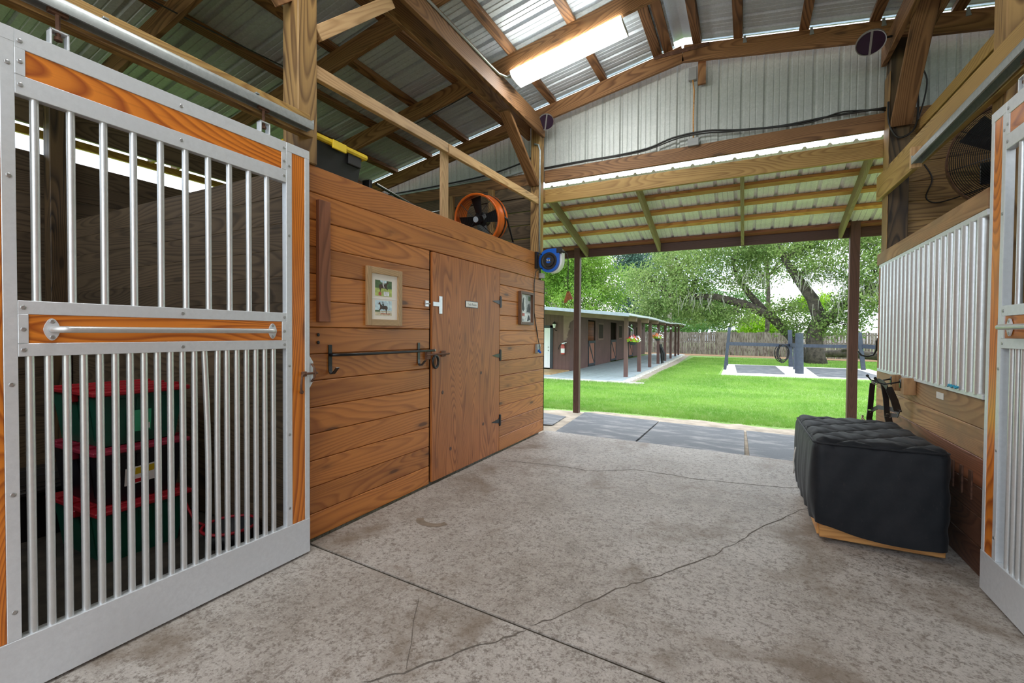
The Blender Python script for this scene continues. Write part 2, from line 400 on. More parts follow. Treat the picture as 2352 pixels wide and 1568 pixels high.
# ------------------------------------------------------------ setting: ground, floor
def gz(Y):
    if Y < 7.6: return -.04
    if Y < 15: return -.04-.36*(Y-7.6)/7.4
    return -.40-.06*min(1, (Y-15)/20)
ys = [-60, -14, 5.4, 7.6, 9, 11, 13, 15, 18, 22, 28, 35, 60, 110]
mb = MB(); xs = [-70, -20, -6.2, 5.4, 20, 60]
for Y in ys:
    for x in xs: mb.v.append((x, Y, gz(Y)-.012))
n = len(xs)
mb.f = [(j*n+i, j*n+i+1, (j+1)*n+i+1, (j+1)*n+i) for j in range(len(ys)-1) for i in range(n-1)]
g = put('lawn', mb.mesh('lawn', 'lawn'), (0, 0, 0)); tag(g, 'bright green mown lawn stretching from the barn to the fence', 'lawn', kind='structure')

fl = empty('floor', (-.65, 2, 0), 'speckled concrete aisle floor with a cut joint and cracks', 'floor', kind='structure')
# two pours of concrete with an open cut joint between them
mb = MB().prism([(-2.46, -2.2, -.12), (1.22, -2.2, -.12), (1.22, 1.713, -.12), (-2.46, 1.957, -.12)], (0, 0, .12)); sl1 = obj('concrete_slab', mb, 'concrete', fl)
mb = MB().prism([(-2.46, 1.975, -.12), (1.22, 1.731, -.12), (1.22, 5.66, -.12), (-2.46, 5.82, -.12)], (0, 0, .12)); obj('concrete_slab', mb, 'concrete', fl)
obj('joint_filler', MB().prism([(-2.45, 1.95, -.02), (1.2, 1.71, -.02), (1.2, 1.74, -.02), (-2.45, 1.98, -.02)], (0, 0, .012)), 'crackfill', fl)
def crack(pts, w, mat, jit=.012):
    out = []
    for (a, b) in zip(pts[:-1], pts[1:]):
        for k in range(5):
            t = k/5; out.append((a[0]+(b[0]-a[0])*t+random.uniform(-jit, jit), a[1]+(b[1]-a[1])*t+random.uniform(-jit, jit)))
    out.append(pts[-1]); L, Rr = [], []
    for i, p in enumerate(out):
        q = out[min(i+1, len(out)-1)]; o = out[max(i-1, 0)]; dx, dy = q[0]-o[0], q[1]-o[1]; d = math.hypot(dx, dy) or 1
        ww = w*random.uniform(.35, 1)*(1 if 0 < i < len(out)-1 else .2)
        L.append((p[0]-dy/d*ww/2, p[1]+dx/d*ww/2, .0012)); Rr.append((p[0]+dy/d*ww/2, p[1]-dx/d*ww/2, .0012))
    mb = MB(); m = len(out); mb.v = L+Rr; mb.f = [(i, m+i, m+i+1, i+1) for i in range(m-1)]
    return obj('crack', mb, mat, fl)
crack([(-1.30, 1.28), (-1.176, 1.394), (-1.113, 1.523), (-.967, 1.705), (-.87, 1.845)], .012, 'crackfine')
crack([(-.87, 1.87), (-.77, 2.035), (-.585, 2.387), (-.441, 2.585), (-.305, 2.79), (-.156, 3.017), (-.016, 3.324), (.146, 3.68), (.394, 4.11), (.55, 4.4)], .009, 'crackfine')
crack([(-2.3, 4.2), (-1.877, 4.291), (-1.602, 4.319), (-1.325, 4.305), (-1.109, 4.47), (-.96, 4.568), (-.669, 4.567), (-.392, 4.538), (-.101, 4.583), (.212, 4.632), (.416, 4.703), (.9, 4.9)], .012, 'crackfine')
crack([(-1.18, 1.40), (-1.33, 1.62), (-1.47, 1.83)], .004, 'crackfine', .006)
# a spilt-water stain by the tack room wall
pts = []
for k in range(14):
    a = math.pi*(1.05+.95*k/13); pts.append((-1.98+.13*math.cos(a), 2.62-.10*math.sin(a)*-1, .0015))
for k in range(13, -1, -1):
    a = math.pi*(1.05+.95*k/13); pts.append((-1.98+.085*math.cos(a), 2.64-.06*math.sin(a)*-1, .0015))
mb = MB(); mb.v = pts; mb.f = [(i, i+1, 26-i, 27-i) for i in range(13)]; obj('stain', mb, 'stain', fl)
obj('stall_bedding', MB().prism([(-6.0, -2.2, -.06), (-2.47, -2.2, -.06), (-2.47, 2.0, -.06), (-6.0, 2.0, -.06)], (0, 0, .052)), 'dirt', fl)
obj('stall_bedding', MB().prism([(1.225, -2.2, -.06), (4.7, -2.2, -.06), (4.7, 5.75, -.06), (1.225, 5.75, -.06)], (0, 0, .052)), 'dirt', fl)
obj('tack_room_floor', MB().prism([(-6.0, 2.02, -.06), (-2.54, 2.02, -.06), (-2.54, 5.75, -.06), (-6.0, 5.75, -.06)], (0, 0, .055)), 'concrete', fl)

mb = MB().prism([(-14, -16, -.06), (12, -16, -.06), (12, -2.21, -.06), (-14, -2.21, -.06)], (0, 0, .03)); o = obj('bounce_ground', mb, 'soil'); tag(o, 'pale sandy ground added behind the camera to bounce neutral light, outside the view', 'bounce_ground', kind='structure')  # added out of view: pale ground bouncing neutral light up to the roof
# rubber mats on the apron outside
def flat(name, poly, t, mat, label, cat, group=None, bow=0):
    mb = MB().prism([(x, y, z) for x, y, z in poly], (0, 0, t)); o = obj(name, mb, mat); tag(o, label, cat, group); return o
G1 = 'rubber mats laid across the barn entrance'
flat('rubber_mat', [(-2.33, 5.83, -.030), (-1.235, 5.765, -.030), (-1.215, 7.46, -.052), (-2.50, 7.66, -.052)], .022, 'mat', 'grey rubber stall mat outside the doorway, beside the left canopy post', 'mat', G1)
flat('rubber_mat', [(-1.205, 5.765, -.030), (.0, 5.695, -.030), (-.01, 7.34, -.052), (-1.195, 7.42, -.052)], .022, 'mat', 'grey rubber mat in the middle of the doorway with a dusty far corner', 'mat', G1)
flat('rubber_mat', [(.055, 5.69, -.030), (1.30, 5.63, -.030), (1.28, 7.26, -.052), (.02, 7.34, -.052)], .022, 'mat', 'grey rubber mat partly behind the black covered trunk', 'mat', G1)
flat('rubber_mat', [(-3.9, 6.0, -.040), (-2.58, 6.35, -.040), (-2.66, 7.15, -.052), (-3.9, 7.5, -.052)], .014, 'mat', 'pale grey mat corner showing left of the doorway beyond the plank wall', 'mat', G1)
# bare soil strip between mats and lawn
mb = MB(); m = 40; top = []
for i in range(m+1):
    x = -4.2+i*(6.6/m); top.append((x, 7.72+.10*math.sin(x*2.1)+.16*random.random()+.25*math.exp(-((x+.9)/1.0)**2), gz(7.9)-.003))
mb.v = [(t[0], 5.6, -.046) for t in top]+[(t[0], 7.6, -.0455) for t in top]+top; mb.f = [(i, i+1, m+2+i, m+1+i) for i in range(m)]+[(m+1+i, m+2+i, 2*m+3+i, 2*m+2+i) for i in range(m)]
o = obj('soil_strip', mb, 'soil'); tag(o, 'bare sandy soil strip between rubber mats and grass', 'soil', kind='structure')

# ------------------------------------------------------------ roof frame
XRg = -.70
def zb(x): return 4.50-.186*(XRg-x) if x < XRg else 4.50-.150*(x-XRg)   # underside of the rafters
ce = empty('ceiling', (XRg, 2, 3.4), 'open gabled metal roof on brown timber rafters and purlins', 'roof', kind='structure')
XE, XW = 5.0, -6.75
RY = [5.64, 4.45, 3.25, 2.06, .86, -.34, -1.54]
for Y in RY:
    th = .042
    for xa, xb in ((XW+.1, XRg), (XRg, XE-.1)):
        mid = .095; board('rafter', (xa, Y, zb(xa)+mid), (xb, Y, zb(xb)+mid), th, .187, 'rafter', ce)
PXL = [-.985, -.865, -1.64, -2.32, -3.05, -3.69, -4.35, -5.02, -5.7, -6.4]; PXR = [-.545, -.125, .49, 1.08, 1.69, 2.3, 2.95, 3.6, 4.3, 4.85]
for x in PXL+PXR:
    w = .09 if x not in (-.985, -.865) else .10
    slp = .186 if x < XRg else -.150
    board('purlin', (x, -2.0, zb(x)+.218), (x, 5.66, zb(x)+.218), w, .056, 'purlin', ce, up=(-slp, 0, 1))
def corr(w, step=.2286, h=.026):                     # ribbed sheet profile across width w
    pr = []; k = 0
    while k*step < w-1e-6:
        b = k*step
        for dx, z in ((0, 0), (.018, 0), (.034, h), (.052, h), (.068, 0), (.115, 0), (.12, .005), (.128, .005), (.133, 0), (.172, 0), (.177, .005), (.185, .005), (.19, 0)):
            pr.append((b+dx, z))
        k += 1
    pr.append((w, 0)); return pr
def sheetmb(o, u, v, nrm, w, L):                      # origin, across dir, along dir, normal
    o, u, v, nrm = map(Vector, (o, u, v, nrm)); pr = corr(w); mb = MB(); m = len(pr)
    for t in (0, L):
        for a, z in pr: mb.v.append(o+u*a+v*t+nrm*z)
    mb.f = [(i, i+1, m+i+1, m+i) for i in range(m-1)]; return mb
for side in (0, 1):
    xe = XW if side == 0 else XE; sl = .186 if side == 0 else .150
    x0 = XRg-.10 if side == 0 else XRg+.10; L = abs(xe-x0)*math.sqrt(1+sl*sl)
    vdir = Vector((-1 if side == 0 else 1, 0, -sl)).normalized(); nrm = Vector((-sl if side == 0 else sl, 0, 1)).normalized()
    y = -2.25
    for k in range(9):
        w = .9144 if k < 8 else 5.665-y; yy = y
        if w < .05: break
        obj('roof_sheet', sheetmb((x0, yy, zb(x0)+.252), (0, 1, 0), vdir, nrm, w, L), 'roof', ce); y += w
mb = MB(); rz = zb(XRg)+.285
mb.v = [(XRg-.2, -2.25, rz-.025), (XRg, -2.25, rz+.012), (XRg+.2, -2.25, rz-.022), (XRg-.2, 5.665, rz-.025), (XRg, 5.665, rz+.012), (XRg+.2, 5.665, rz-.022)]
mb.f = [(0, 1, 4, 3), (1, 2, 5, 4)]; obj('ridge_cap', mb, 'ridge', ce)
# steel plate at the ridge joint, little brackets
obj('splice_plate', MB().cbox(-1.02, -.42, 5.606, 5.618, 4.60, 4.645, .002), 'rust', ce)
for x in (-.125, .49, 1.08, 1.69): obj('tie_bracket', MB().prism([(x+.05, 5.612, zb(x)+.19), (x+.07, 5.612, zb(x)+.20), (x+.085, 5.612, zb(x)+.12), (x+.045, 5.612, zb(x)+.12)], (0, .006, 0)), 'galv', ce)

# headers along the stall fronts: a board on each face of the posts
hd = empty('header_beam', (-2.5, 2, 3.95), 'double brown header beam over the left stall fronts', 'beam', 'header beams')
bb('header_board', -2.455, -2.413, -2.0, 5.60, 3.945, 4.165, 'rafter', hd); bb('header_board', -2.665, -2.623, -2.0, 5.60, 3.945, 4.165, 'rafter', hd)
hd = empty('header_beam', (1.25, 2, 3.95), 'double brown header beam over the right stall front', 'beam', 'header beams')
bb('header_board', 1.155, 1.197, -2.0, 5.75, 4.02, 4.225, 'rafter', hd); bb('header_board', 1.364, 1.406, -2.0, 5.75, 4.02, 4.225, 'rafter', hd)

def post(x0, x1, y0, y1, z0, z1, mat, label, name='timber_post'):
    o = bb(name, x0, x1, y0, y1, z0, z1, mat, None, 2, .006); tag(o, label, 'post'); return o
post(-2.62, -2.475, 1.905, 2.047, 2.421, 4.16, 'golden', 'golden knotty timber post where the stall door meets the plank wall')
post(-2.62, -2.49, 5.60, 5.75, 2.421, 4.18, 'golden', 'timber corner post above the blue cord reel')
o = post(1.203, 1.362, 5.62, 5.775, 0, 4.22, 'darkpost', 'dark streaked timber corner post right of the doorway')
bb('facing_board', 1.196, 1.203, 5.60, 5.79, 2.1, 3.9, 'golden', o)
post(1.215, 1.36, 3.40, 3.545, 0, 4.05, 'golden', 'timber post rising behind the right door track')
post(-5.86, -5.72, 1.79, 1.93, 0, 3.5, 'darkpost', 'dark timber post in the back corner of the left stall')
# knee braces
def brace(a, b, w, h, label, mat='rafter', up=(0, 0, 1)):
    o = board('knee_brace', a, b, w, h, mat, up=up); tag(o, label, 'brace', 'knee braces'); return o
brace((-2.55, 5.575, 3.33), (-2.55, 4.72, 3.95), .135, .042, 'knee brace rising from the left corner post to the header beam')
brace((1.28, 5.585, 3.36), (1.28, 4.80, 4.20), .16, .042, 'wide knotty knee brace in front of the dark right corner post')
brace((-2.548, 1.87, 3.36), (-2.548, 1.25, 4.0), .042, .14, 'knee brace leaning toward the stall from the golden post')
brace((-2.50, 2.062, 3.275), (-2.50, 2.75, 3.92), .042, .09, 'slim pale brace leaning right from the golden post', 'pale')

# light timber rail over the tack room
rl = empty('loft_rail', (-2.5, 3.5, 2.42), 'pale timber rail with one upright above the tack room wall', 'rail')
board('rail', (-2.512, 2.05, 3.03), (-2.512, 3.52, 3.07), .04, .088, 'pale', rl); board('rail', (-2.512, 3.53, 3.07), (-2.512, 5.60, 3.12), .04, .088, 'pale', rl)
bb('upright', -2.555, -2.53, 3.465, 3.575, 2.42, 3.12, 'pale', rl)

# ------------------------------------------------------------ gable wall, nailers, canopy
gw = empty('wall_far', (-.65, 5.8, 3.41), 'grey ribbed metal gable wall above the doorway', 'wall', kind='structure')
x = XW
while x < XE-.05:
    w = min(.9144, XE-x); pr = corr(w, .2286, .018); mb = MB(); m = len(pr)
    for a, d in pr: mb.v.append((x+a, 5.80+d, 3.43))
    for a, d in pr: mb.v.append((x+a, 5.80+d, zb(x+a)+.18))
    mb.f = [(i, i+1, m+i+1, m+i) for i in range(m-1)]; obj('siding_sheet', mb, 'siding', gw); x += w
bb('nailer', -2.485, 1.20, 5.755, 5.795, 3.405, 3.57, 'rafter', gw)
bb('nailer', -6.3, -2.63, 5.755, 5.795, 3.405, 3.57, 'rafter', gw); bb('nailer', 1.37, 4.9, 5.755, 5.795, 3.405, 3.57, 'rafter', gw)
bb('stub_post', -.545, -.458, 5.72, 5.76, 4.25, 4.52, 'rafter', gw, 2)
bb('ledger', -2.49, 1.20, 5.80, 5.842, 3.145, 3.325, 'yellow', gw)
bb('ledger', -4.2, -2.49, 5.80, 5.842, 3.145, 3.325, 'golden', gw); bb('ledger', 1.20, 3.6, 5.80, 5.842, 3.145, 3.325, 'golden', gw)
# plank end walls left and right of the doorway
for xa, xb, nm in ((-6.0, -2.63, 'left'), (1.37, 4.7, 'right')):
    z = 0; k = 0
    while z < 3.38:
        h = .19; gap = .012 if (k > 13 and nm == 'left') else .002
        if not (nm == 'left' and k < 10): bb('plank', xa, xb, 5.75-.0, 5.79, z+gap, min(z+h, 3.40), 'golden' if nm == 'right' else 'dark', gw, 0)
        z += h; k += 1
    if nm == 'left': bb('plank', xa, xb, 5.75, 5.79, 0, 1.9, 'dark', gw, 0)
for x in (-4.0, -3.3): bb('stud', x-.045, x+.045, 5.70, 5.75, 2.42, 3.405, 'golden', gw, 2)

ca = empty('canopy', (-.65, 6.7, 2.7), 'lean-to canopy of pale ribbed metal on timber rafters outside the doorway', 'canopy', kind='structure')
def zc(Y): return 3.19-.29*(Y-5.9)            # underside of canopy rafters
for x in (-3.72, -2.48, -1.27, -.07, 1.13, 2.35):
    board('canopy_rafter', (x, 5.85, zc(5.85)+.07), (x, 7.66, zc(7.66)+.07), .042, .14, 'greybrown', ca)
for Y in (6.42, 6.80, 7.19, 7.64):
    board('canopy_purlin', (-3.8, Y, zc(Y)+.168), (2.6, Y, zc(Y)+.168), .088, .04, 'palletwood' if Y < 7.5 else 'redbrown', ca, up=(0, .29, 1))
bb('fascia', -3.8, 2.6, 7.70, 7.74, 2.69, 2.865, 'brownpaint', ca)
vdir = Vector((0, 1, -.29)).normalized(); nrm = Vector((0, .29, 1)).normalized(); x = -3.85
while x < 2.5:
    obj('roof_sheet', sheetmb((x, 5.90, zc(5.90)+.192), (1, 0, 0), vdir, nrm, .9144, 1.99), 'canopyroof', ca); x += .9144
o = bb('canopy_post', -2.70, -2.60, 7.60, 7.70, -.05, 2.86, 'brownpaint', None, 2); tag(o, 'brown painted canopy post beside the hanging cord', 'post', 'canopy posts')
o = bb('canopy_post', 1.235, 1.345, 7.59, 7.69, -.05, 2.95, 'brownpaint', None, 2); tag(o, 'brown painted canopy post behind the black covered trunk', 'post', 'canopy posts')

# ------------------------------------------------------------ tack room wall (left)
wl = empty('wall_left', (-2.51, 3.9, 0), 'orange-brown horizontal plank wall of the tack room', 'wall', kind='structure')
H = .1735
for i in range(14):
    z1 = 2.42-H*i; z0 = max(z1-H, 0)
    j = lambda: random.uniform(-.0015, .0015)
    if i < 2: bb('plank', -2.53, -2.488, 1.985, 5.60, z0+.0015, z1-.0015, 'plank', wl, 1, .005)
    else:
        bb('plank', -2.53, -2.49+j(), 1.985, 3.238, z0+.0015, z1-.0015, 'plank', wl, 1, .005)
        bb('plank', -2.53, -2.49+j(), 4.522, 5.79, z0+.0015, z1-.0015, 'plank', wl, 1, .005)
obj('backing', MB().box(-2.56, -2.535, 1.985, 5.78, 0, 2.38), 'interior', wl)
obj('corner_strip', MB().cbox(-2.535, -2.486, 5.791, 5.80, 0, 2.07, .002), 'blackmetal', wl)
bb('wall_batten', -2.49, -2.455, 2.045, 2.135, 1.415, 2.205, 'redbrown', wl, 2)
obj('edge_strip', MB().cbox(-2.50, -2.47, 1.935, 1.983, .02, 2.36, .002), 'black', wl)
for a in ((2.06, 1.33), (2.06, 1.28)): obj('bolt_head', MB().lathe((-2.489, a[0], a[1]), (1, 0, 0), [(.011, 0), (.011, .006), (.006, .009)], 8), 'blackmetal', wl)
# loft floor and the plank divider between stall and tack room
bd = empty('loft_floor', (-4.2, 3.9, 2.34), 'plank loft floor over the tack room', 'loft floor', kind='structure')
for k in range(12): bb('floor_plank', -5.95+k*.283, -5.95+k*.283+.28, 2.0, 5.74, 2.345, 2.385, 'dark', bd, 1)
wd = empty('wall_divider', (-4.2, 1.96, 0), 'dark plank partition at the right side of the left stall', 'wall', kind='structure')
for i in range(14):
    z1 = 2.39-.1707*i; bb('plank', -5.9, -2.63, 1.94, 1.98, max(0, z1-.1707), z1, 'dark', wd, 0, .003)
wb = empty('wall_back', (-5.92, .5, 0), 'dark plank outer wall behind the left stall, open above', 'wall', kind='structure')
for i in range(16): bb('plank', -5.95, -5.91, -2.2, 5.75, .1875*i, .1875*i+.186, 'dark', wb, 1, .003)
bb('eave_board', -5.95, -5.91, -2.2, 5.75, 3.255, 3.47, 'dark', wb); bb('eave_rail', -6.35, -6.31, -2.2, 5.75, 3.27, 3.35, 'yellow', wb)
for y in (-.9, .3, 1.5, 2.85, 4.3): bb('eave_strut', -6.33, -5.95, y-.02, y+.02, 3.33, 3.42, 'yellow', wb)
wr = empty('wall_right_back', (4.7, 2, 0), 'dark plank outer wall behind the right stalls', 'wall', kind='structure')
for i in range(18): bb('plank', 4.7, 4.74, -2.2, 5.8, .1875*i, .1875*i+.186, 'dark', wr, 1, .003)

# tack room door
dr = empty('door_1', (-2.49, 3.88, 0), 'plywood tack room door stained orange-brown with black strap hinges', 'door', kind='structure')
bb('door_leaf', -2.505, -2.478, 3.262, 4.50, .012, 2.065, 'ply', dr, 2, .003)
for z in (1.70, 1.10, .36):
    h = obj('hinge', MB().prism([(-2.478, 4.49, z+.018), (-2.478, 4.36, z+.006), (-2.478, 4.33, z), (-2.478, 4.36, z-.006), (-2.478, 4.49, z-.03), (-2.478, 4.50, z-.05), (-2.478, 4.50, z+.05)], (.005, 0, 0)).tube([(-2.472, 4.508, z-.065), (-2.472, 4.508, z+.065)], .009, 8).cbox(-2.49, -2.474, 4.515, 4.545, z-.06, z+.06, .002), 'blackmetal', dr)
h = obj('hasp', MB().cbox(-2.478, -2.470, 3.265, 3.36, 1.585, 1.625, .003).cbox(-2.478, -2.4715, 3.355, 3.405, 1.52, 1.68, .003), 'steel', dr)
obj('staple', MB().cbox(-2.49, -2.478, 3.165, 3.215, 1.575, 1.63, .003).tube([(-2.48, 3.175, 1.60), (-2.455, 3.175, 1.60), (-2.455, 3.2, 1.60), (-2.48, 3.2, 1.60)], .004, 6), 'steel', dr)
s = obj('name_plate', MB().cbox(-2.478, -2.472, 3.80, 4.02, 1.608, 1.662, .002), 'glasswhite', dr)
obj('plate_border', MB().box(-2.479, -2.4735, 3.792, 4.028, 1.602, 1.668), 'blackmetal', dr)
text('lettering', 'Tack Room', (-2.4715, 3.91, 1.634), (0, 1, 0), (0, 0, 1), .036, 'greyplastic', dr)
b = obj('slide_bolt', MB().tube([(-2.462, 3.16, 1.155), (-2.462, 3.50, 1.155)], .009, 8).cbox(-2.49, -2.462, 3.17, 3.225, 1.115, 1.185, .004).cbox(-2.478, -2.462, 3.39, 3.45, 1.13, 1.185, .004), 'rust', dr)
obj('shackle', MB().tube([(-2.457, 3.285+.04*math.sin(a)*(1 if True else 1), 1.09-.055*math.cos(a)) for a in [math.pi*2*k/16 for k in range(16)]], .011, 8, closed=True), 'blackmetal', dr, True)
for y, z in ((3.42, .80), (4.10, .93), (3.55, .25), (4.15, .38)): obj('wood_plug', MB().lathe((-2.4782, y, z), (1, 0, 0), [(.019, 0), (.016, .0025)], 10), 'browndk', dr)

# stall front left of the sliding door and behind the camera, plain planks
wf = empty('wall_left_front', (-2.5, -.6, 0), 'plank stall front left of the barred sliding door', 'wall', kind='structure')
for i in range(14): bb('plank', -2.53, -2.49, -2.2, .325, .1735*i, .1735*i+.172, 'plank', wf, 1)
post(-2.62, -2.475, .33, .475, 0, 4.16, 'golden', 'timber post left of the barred sliding door, outside the view')

# ------------------------------------------------------------ right stall front
wr = empty('wall_right', (1.2, 4.5, 0), 'right stall front of stained planks below a barred grille', 'wall', kind='structure')
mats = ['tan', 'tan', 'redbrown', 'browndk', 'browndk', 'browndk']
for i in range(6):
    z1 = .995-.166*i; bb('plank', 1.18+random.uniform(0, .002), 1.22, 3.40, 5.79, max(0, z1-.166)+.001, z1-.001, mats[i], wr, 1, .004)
for k in range(3): obj('kick_vent', MB().prism([(1.181, 3.86-.13*k, .565), (1.181, 3.82-.13*k, .565), (1.181, 3.82-.13*k, .40), (1.181, 3.86-.13*k, .40)], (-.008, 0, 0)), 'browndk', wr)
bb('top_board', 1.165, 1.21, 3.42, 5.79, 2.052, 2.165, 'tan', wr)
bb('end_board', 1.185, 1.215, 5.70, 5.80, 0.2, 2.05, 'redbrown', wr, 2)
gr = obj('grille_rail', MB().cbox(1.165, 1.205, 3.42, 5.70, 2.015, 2.05, .003), 'alu', wr); obj('grille_rail', MB().cbox(1.165, 1.205, 3.42, 5.70, .997, 1.026, .003), 'alu', wr)
bar = obj('grille_bar', MB().tube([(1.185, 3.51, 1.02), (1.185, 3.51, 2.02)], .030, 12, False), 'alubar', wr, True)
for k in range(1, 20):
    y = 3.51+.1095*k
    if y < 5.68: inst(bar, (1.185, y, 1.02), wr)
obj('label_residue', MB().cbox(1.1785, 1.18, 4.02, 4.15, .92, .965, .0005), 'tape', wr)
obj('twine', MB().tube([(1.155, 3.72+.02*k, 1.032+.008*(k % 2)) for k in range(8)], .006, 5).tube([(1.15, 3.70+.02*k, 1.04-.006*(k % 3)) for k in range(9)], .005, 5), 'cyan', wr)
ws_ = empty('wall_blocker_right', (3, 1.9, 0), 'unseen dark plank partition added to keep daylight out of the right stall', 'wall', kind='structure')  # added light blocker: shuts off the open rear so the grille gaps stay dark
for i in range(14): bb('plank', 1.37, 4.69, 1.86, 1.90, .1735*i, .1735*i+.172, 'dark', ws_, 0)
ws_ = empty('wall_blocker_left', (-4, -1.5, 0), 'unseen dark plank partition added at the near end to darken the left stall', 'wall', kind='structure')  # added out of view to block rear daylight from the left stall
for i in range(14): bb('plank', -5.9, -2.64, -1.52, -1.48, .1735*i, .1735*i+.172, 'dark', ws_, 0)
wq = empty('wall_right_front', (1.2, .4, 0), 'plank stall front right of the camera, outside the view', 'wall', kind='structure')
for i in range(14): bb('plank', 1.18, 1.22, -2.2, 1.75, .1735*i, .1735*i+.172, 'plank', wq, 1)
# ------------------------------------------------------------ sliding stall doors
def stall_door(name, label, xf, sgn, y0, y1, zbot, ztop, far_is_high=True):
    """xf: front face; sgn=+1 faces +X. y0..y1 the leaf"""
    d = empty(name, (xf-sgn*.02, (y0+y1)/2, zbot), label, 'stall door', 'sliding stall doors')
    def B(n, ya, yb, za, zb_, mat, dep=0.0, th=.036, c=.002, axis=None):
        f = xf+sgn*dep; b = f-sgn*th; return bb(n, min(f, b), max(f, b), ya, yb, za, zb_, mat, d, axis, c)
    def A(n, ya, yb, za, zb_, dep=0.0, th=.036, mat='alu'):
        f = xf+sgn*dep; b = f-sgn*th; return obj(n, MB().cbox(min(f, b), max(f, b), ya, yb, za, zb_, .0015), mat, d)
    kz = zbot+.205; z = lambda v: zbot+(v-.01)*(ztop-zbot)/2.42
    A('kick_rail', y0, y1, zbot, kz, .002, .045)
    for e, i, s in ((y0, y0+.155, 1), (y1, y1-.155, -1)):
        ya, yb = sorted((e, e+s*.032)); A('outer_stile', ya, yb, kz, ztop)
        ya, yb = sorted((e+s*.032, e+s*.118)); B('wood_stile', ya, yb, kz, ztop-.05, 'dooroak', -.002, .03, axis=2)
        ya, yb = sorted((e+s*.118, e+s*.155)); A('inner_stile', ya, yb, kz, ztop)
        ya, yb = sorted((e, e+s*.155)); A('stile_cap', ya, yb, ztop-.05, ztop, .001)
    a, b = y0+.155, y1-.155
    A('rail', a, b, z(2.365), ztop); A('rail', a, b, z(2.20), z(2.27)); A('rail', a, b, z(1.405), z(1.455)); A('rail', a, b, z(1.25), z(1.298))
    for za, zb_ in ((z(2.27), z(2.365)), (z(1.298), z(1.405))):
        B('wood_panel', a+.028, b-.028, za, zb_, 'dooroak', -.003, .03, axis=1)
        A('panel_end', a, a+.028, za, zb_, .001); A('panel_end', b-.028, b, za, zb_, .001)
    xb = xf-sgn*.018
    bu = obj('bar', MB().tube([(xb, a+.055, z(1.45)), (xb, a+.055, z(2.205))], .0135, 12, False), 'alubar', d, True)
    nu = 10
    for k in range(1, nu): inst(bu, (xb, a+.055+.1025*k, z(1.45)), d)
    blo = obj('bar', MB().tube([(xb, a+.035, kz-.01), (xb, a+.035, z(1.255))], .0135, 12, False), 'alubar', d, True)
    for k in range(1, 20):
        o = inst(blo, (xb, a+.035+.0515*k, kz-.01), d)
        if sgn > 0 and k in (12, 13):      # two bars bent by a kick
            o.data = MB().tube([(0, (.010 if k == 12 else -.004)*math.sin(math.pi*t/8)-(.012*(t/8) if k == 12 else 0)+(.006 if k == 13 else .006), (z(1.255)-kz+.01)*t/8) for t in range(9)], .0135, 12, False).mesh('bar', 'alubar', True)
    # screws
    sc = MB().lathe((0, 0, 0), (sgn, 0, 0), [(.0085, 0), (.008, .0015), (.003, .0005), (0, .0005)], 10).mesh('screw', 'steel', True)
    for ya in (a+.014, (a+b)/2, b-.014):
        for zz in (2.392, 2.235, 1.43, 1.274): put('screw', sc, (xf+sgn*.001, ya if zz != 2.392 else ya, z(zz)), d)
    for ya in (a-.018, b+.018):
        for zz in (.32, .75, 1.15, 1.9, 2.3): put('screw', sc, (xf+sgn*.0005, ya, z(zz)), d)
    for ya in (a+.014, b-.014):
        for zz in (2.318, 1.35): put('screw', sc, (xf+sgn*.0015, ya, z(zz)), d)
    # grab rail with oval end plates
    hy0, hy1, hz = a+.09, b-.09, z(1.35); off = .055; pts = []
    for t in range(7):
        u = t/6*math.pi/2; pts.append((xf+sgn*off*math.sin(u), hy0+off*.8*(1-math.cos(u)), hz))
    pts += [(xf+sgn*off, hy0+(hy1-hy0)*k/6, hz) for k in range(1, 6)]
    for t in range(7):
        u = (6-t)/6*math.pi/2; pts.append((xf+sgn*off*math.sin(u), hy1-off*.8*(1-math.cos(u)), hz))
    hdl = obj('grab_rail', MB().tube(pts, .0125, 12), 'alubar', d, True)
    for hy in (hy0, hy1):
        pl = [(xf+sgn*.0, hy+.024*math.cos(t)*(1-.25*abs(math.sin(t))), hz+.042*math.sin(t)) for t in [2*math.pi*k/20 for k in range(20)]]
        obj('end_plate', MB().prism(pl, (sgn*.007, 0, 0)), 'alu', hdl); 
        for q in (-.03, .03): put('screw', sc, (xf+sgn*.0072, hy, hz+q), hdl)
    # roller brackets
    for hy in ((y0+.20*(y1-y0)), (y0+.80*(y1-y0))):
        hb = obj('hanger_box', MB().cbox(min(xf-sgn*.036, xf), max(xf-sgn*.036, xf), hy-.028, hy-.022, ztop, ztop+.06, .001).cbox(min(xf-sgn*.036, xf), max(xf-sgn*.036, xf), hy+.022, hy+.028, ztop, ztop+.06, .001).cbox(min(xf-sgn*.036, xf), max(xf-sgn*.036, xf), hy-.028, hy+.028, ztop+.055, ztop+.061, .001), 'alu', d)
        obj('hanger_bolt', MB().tube([(xf-sgn*.018, hy, ztop+.03), (xf-sgn*.018, hy, ztop+.15)], .008, 8).lathe((xf-sgn*.018, hy, ztop+.028), (0, 0, 1), [(.014, 0), (.014, .012)], 6).cbox(min(xf-sgn*.03, xf-sgn*.006), max(xf-sgn*.03, xf-sgn*.006), hy-.03, hy+.03, ztop+.125, ztop+.145, .002), 'rust', hb)
    return d, z
dL, zL = stall_door('sliding_stall_door', 'aluminium barred sliding stall door with orange wood panels, whole leaf in front of the tote stack', -2.35, 1, .49, 1.885, .012, 2.432)
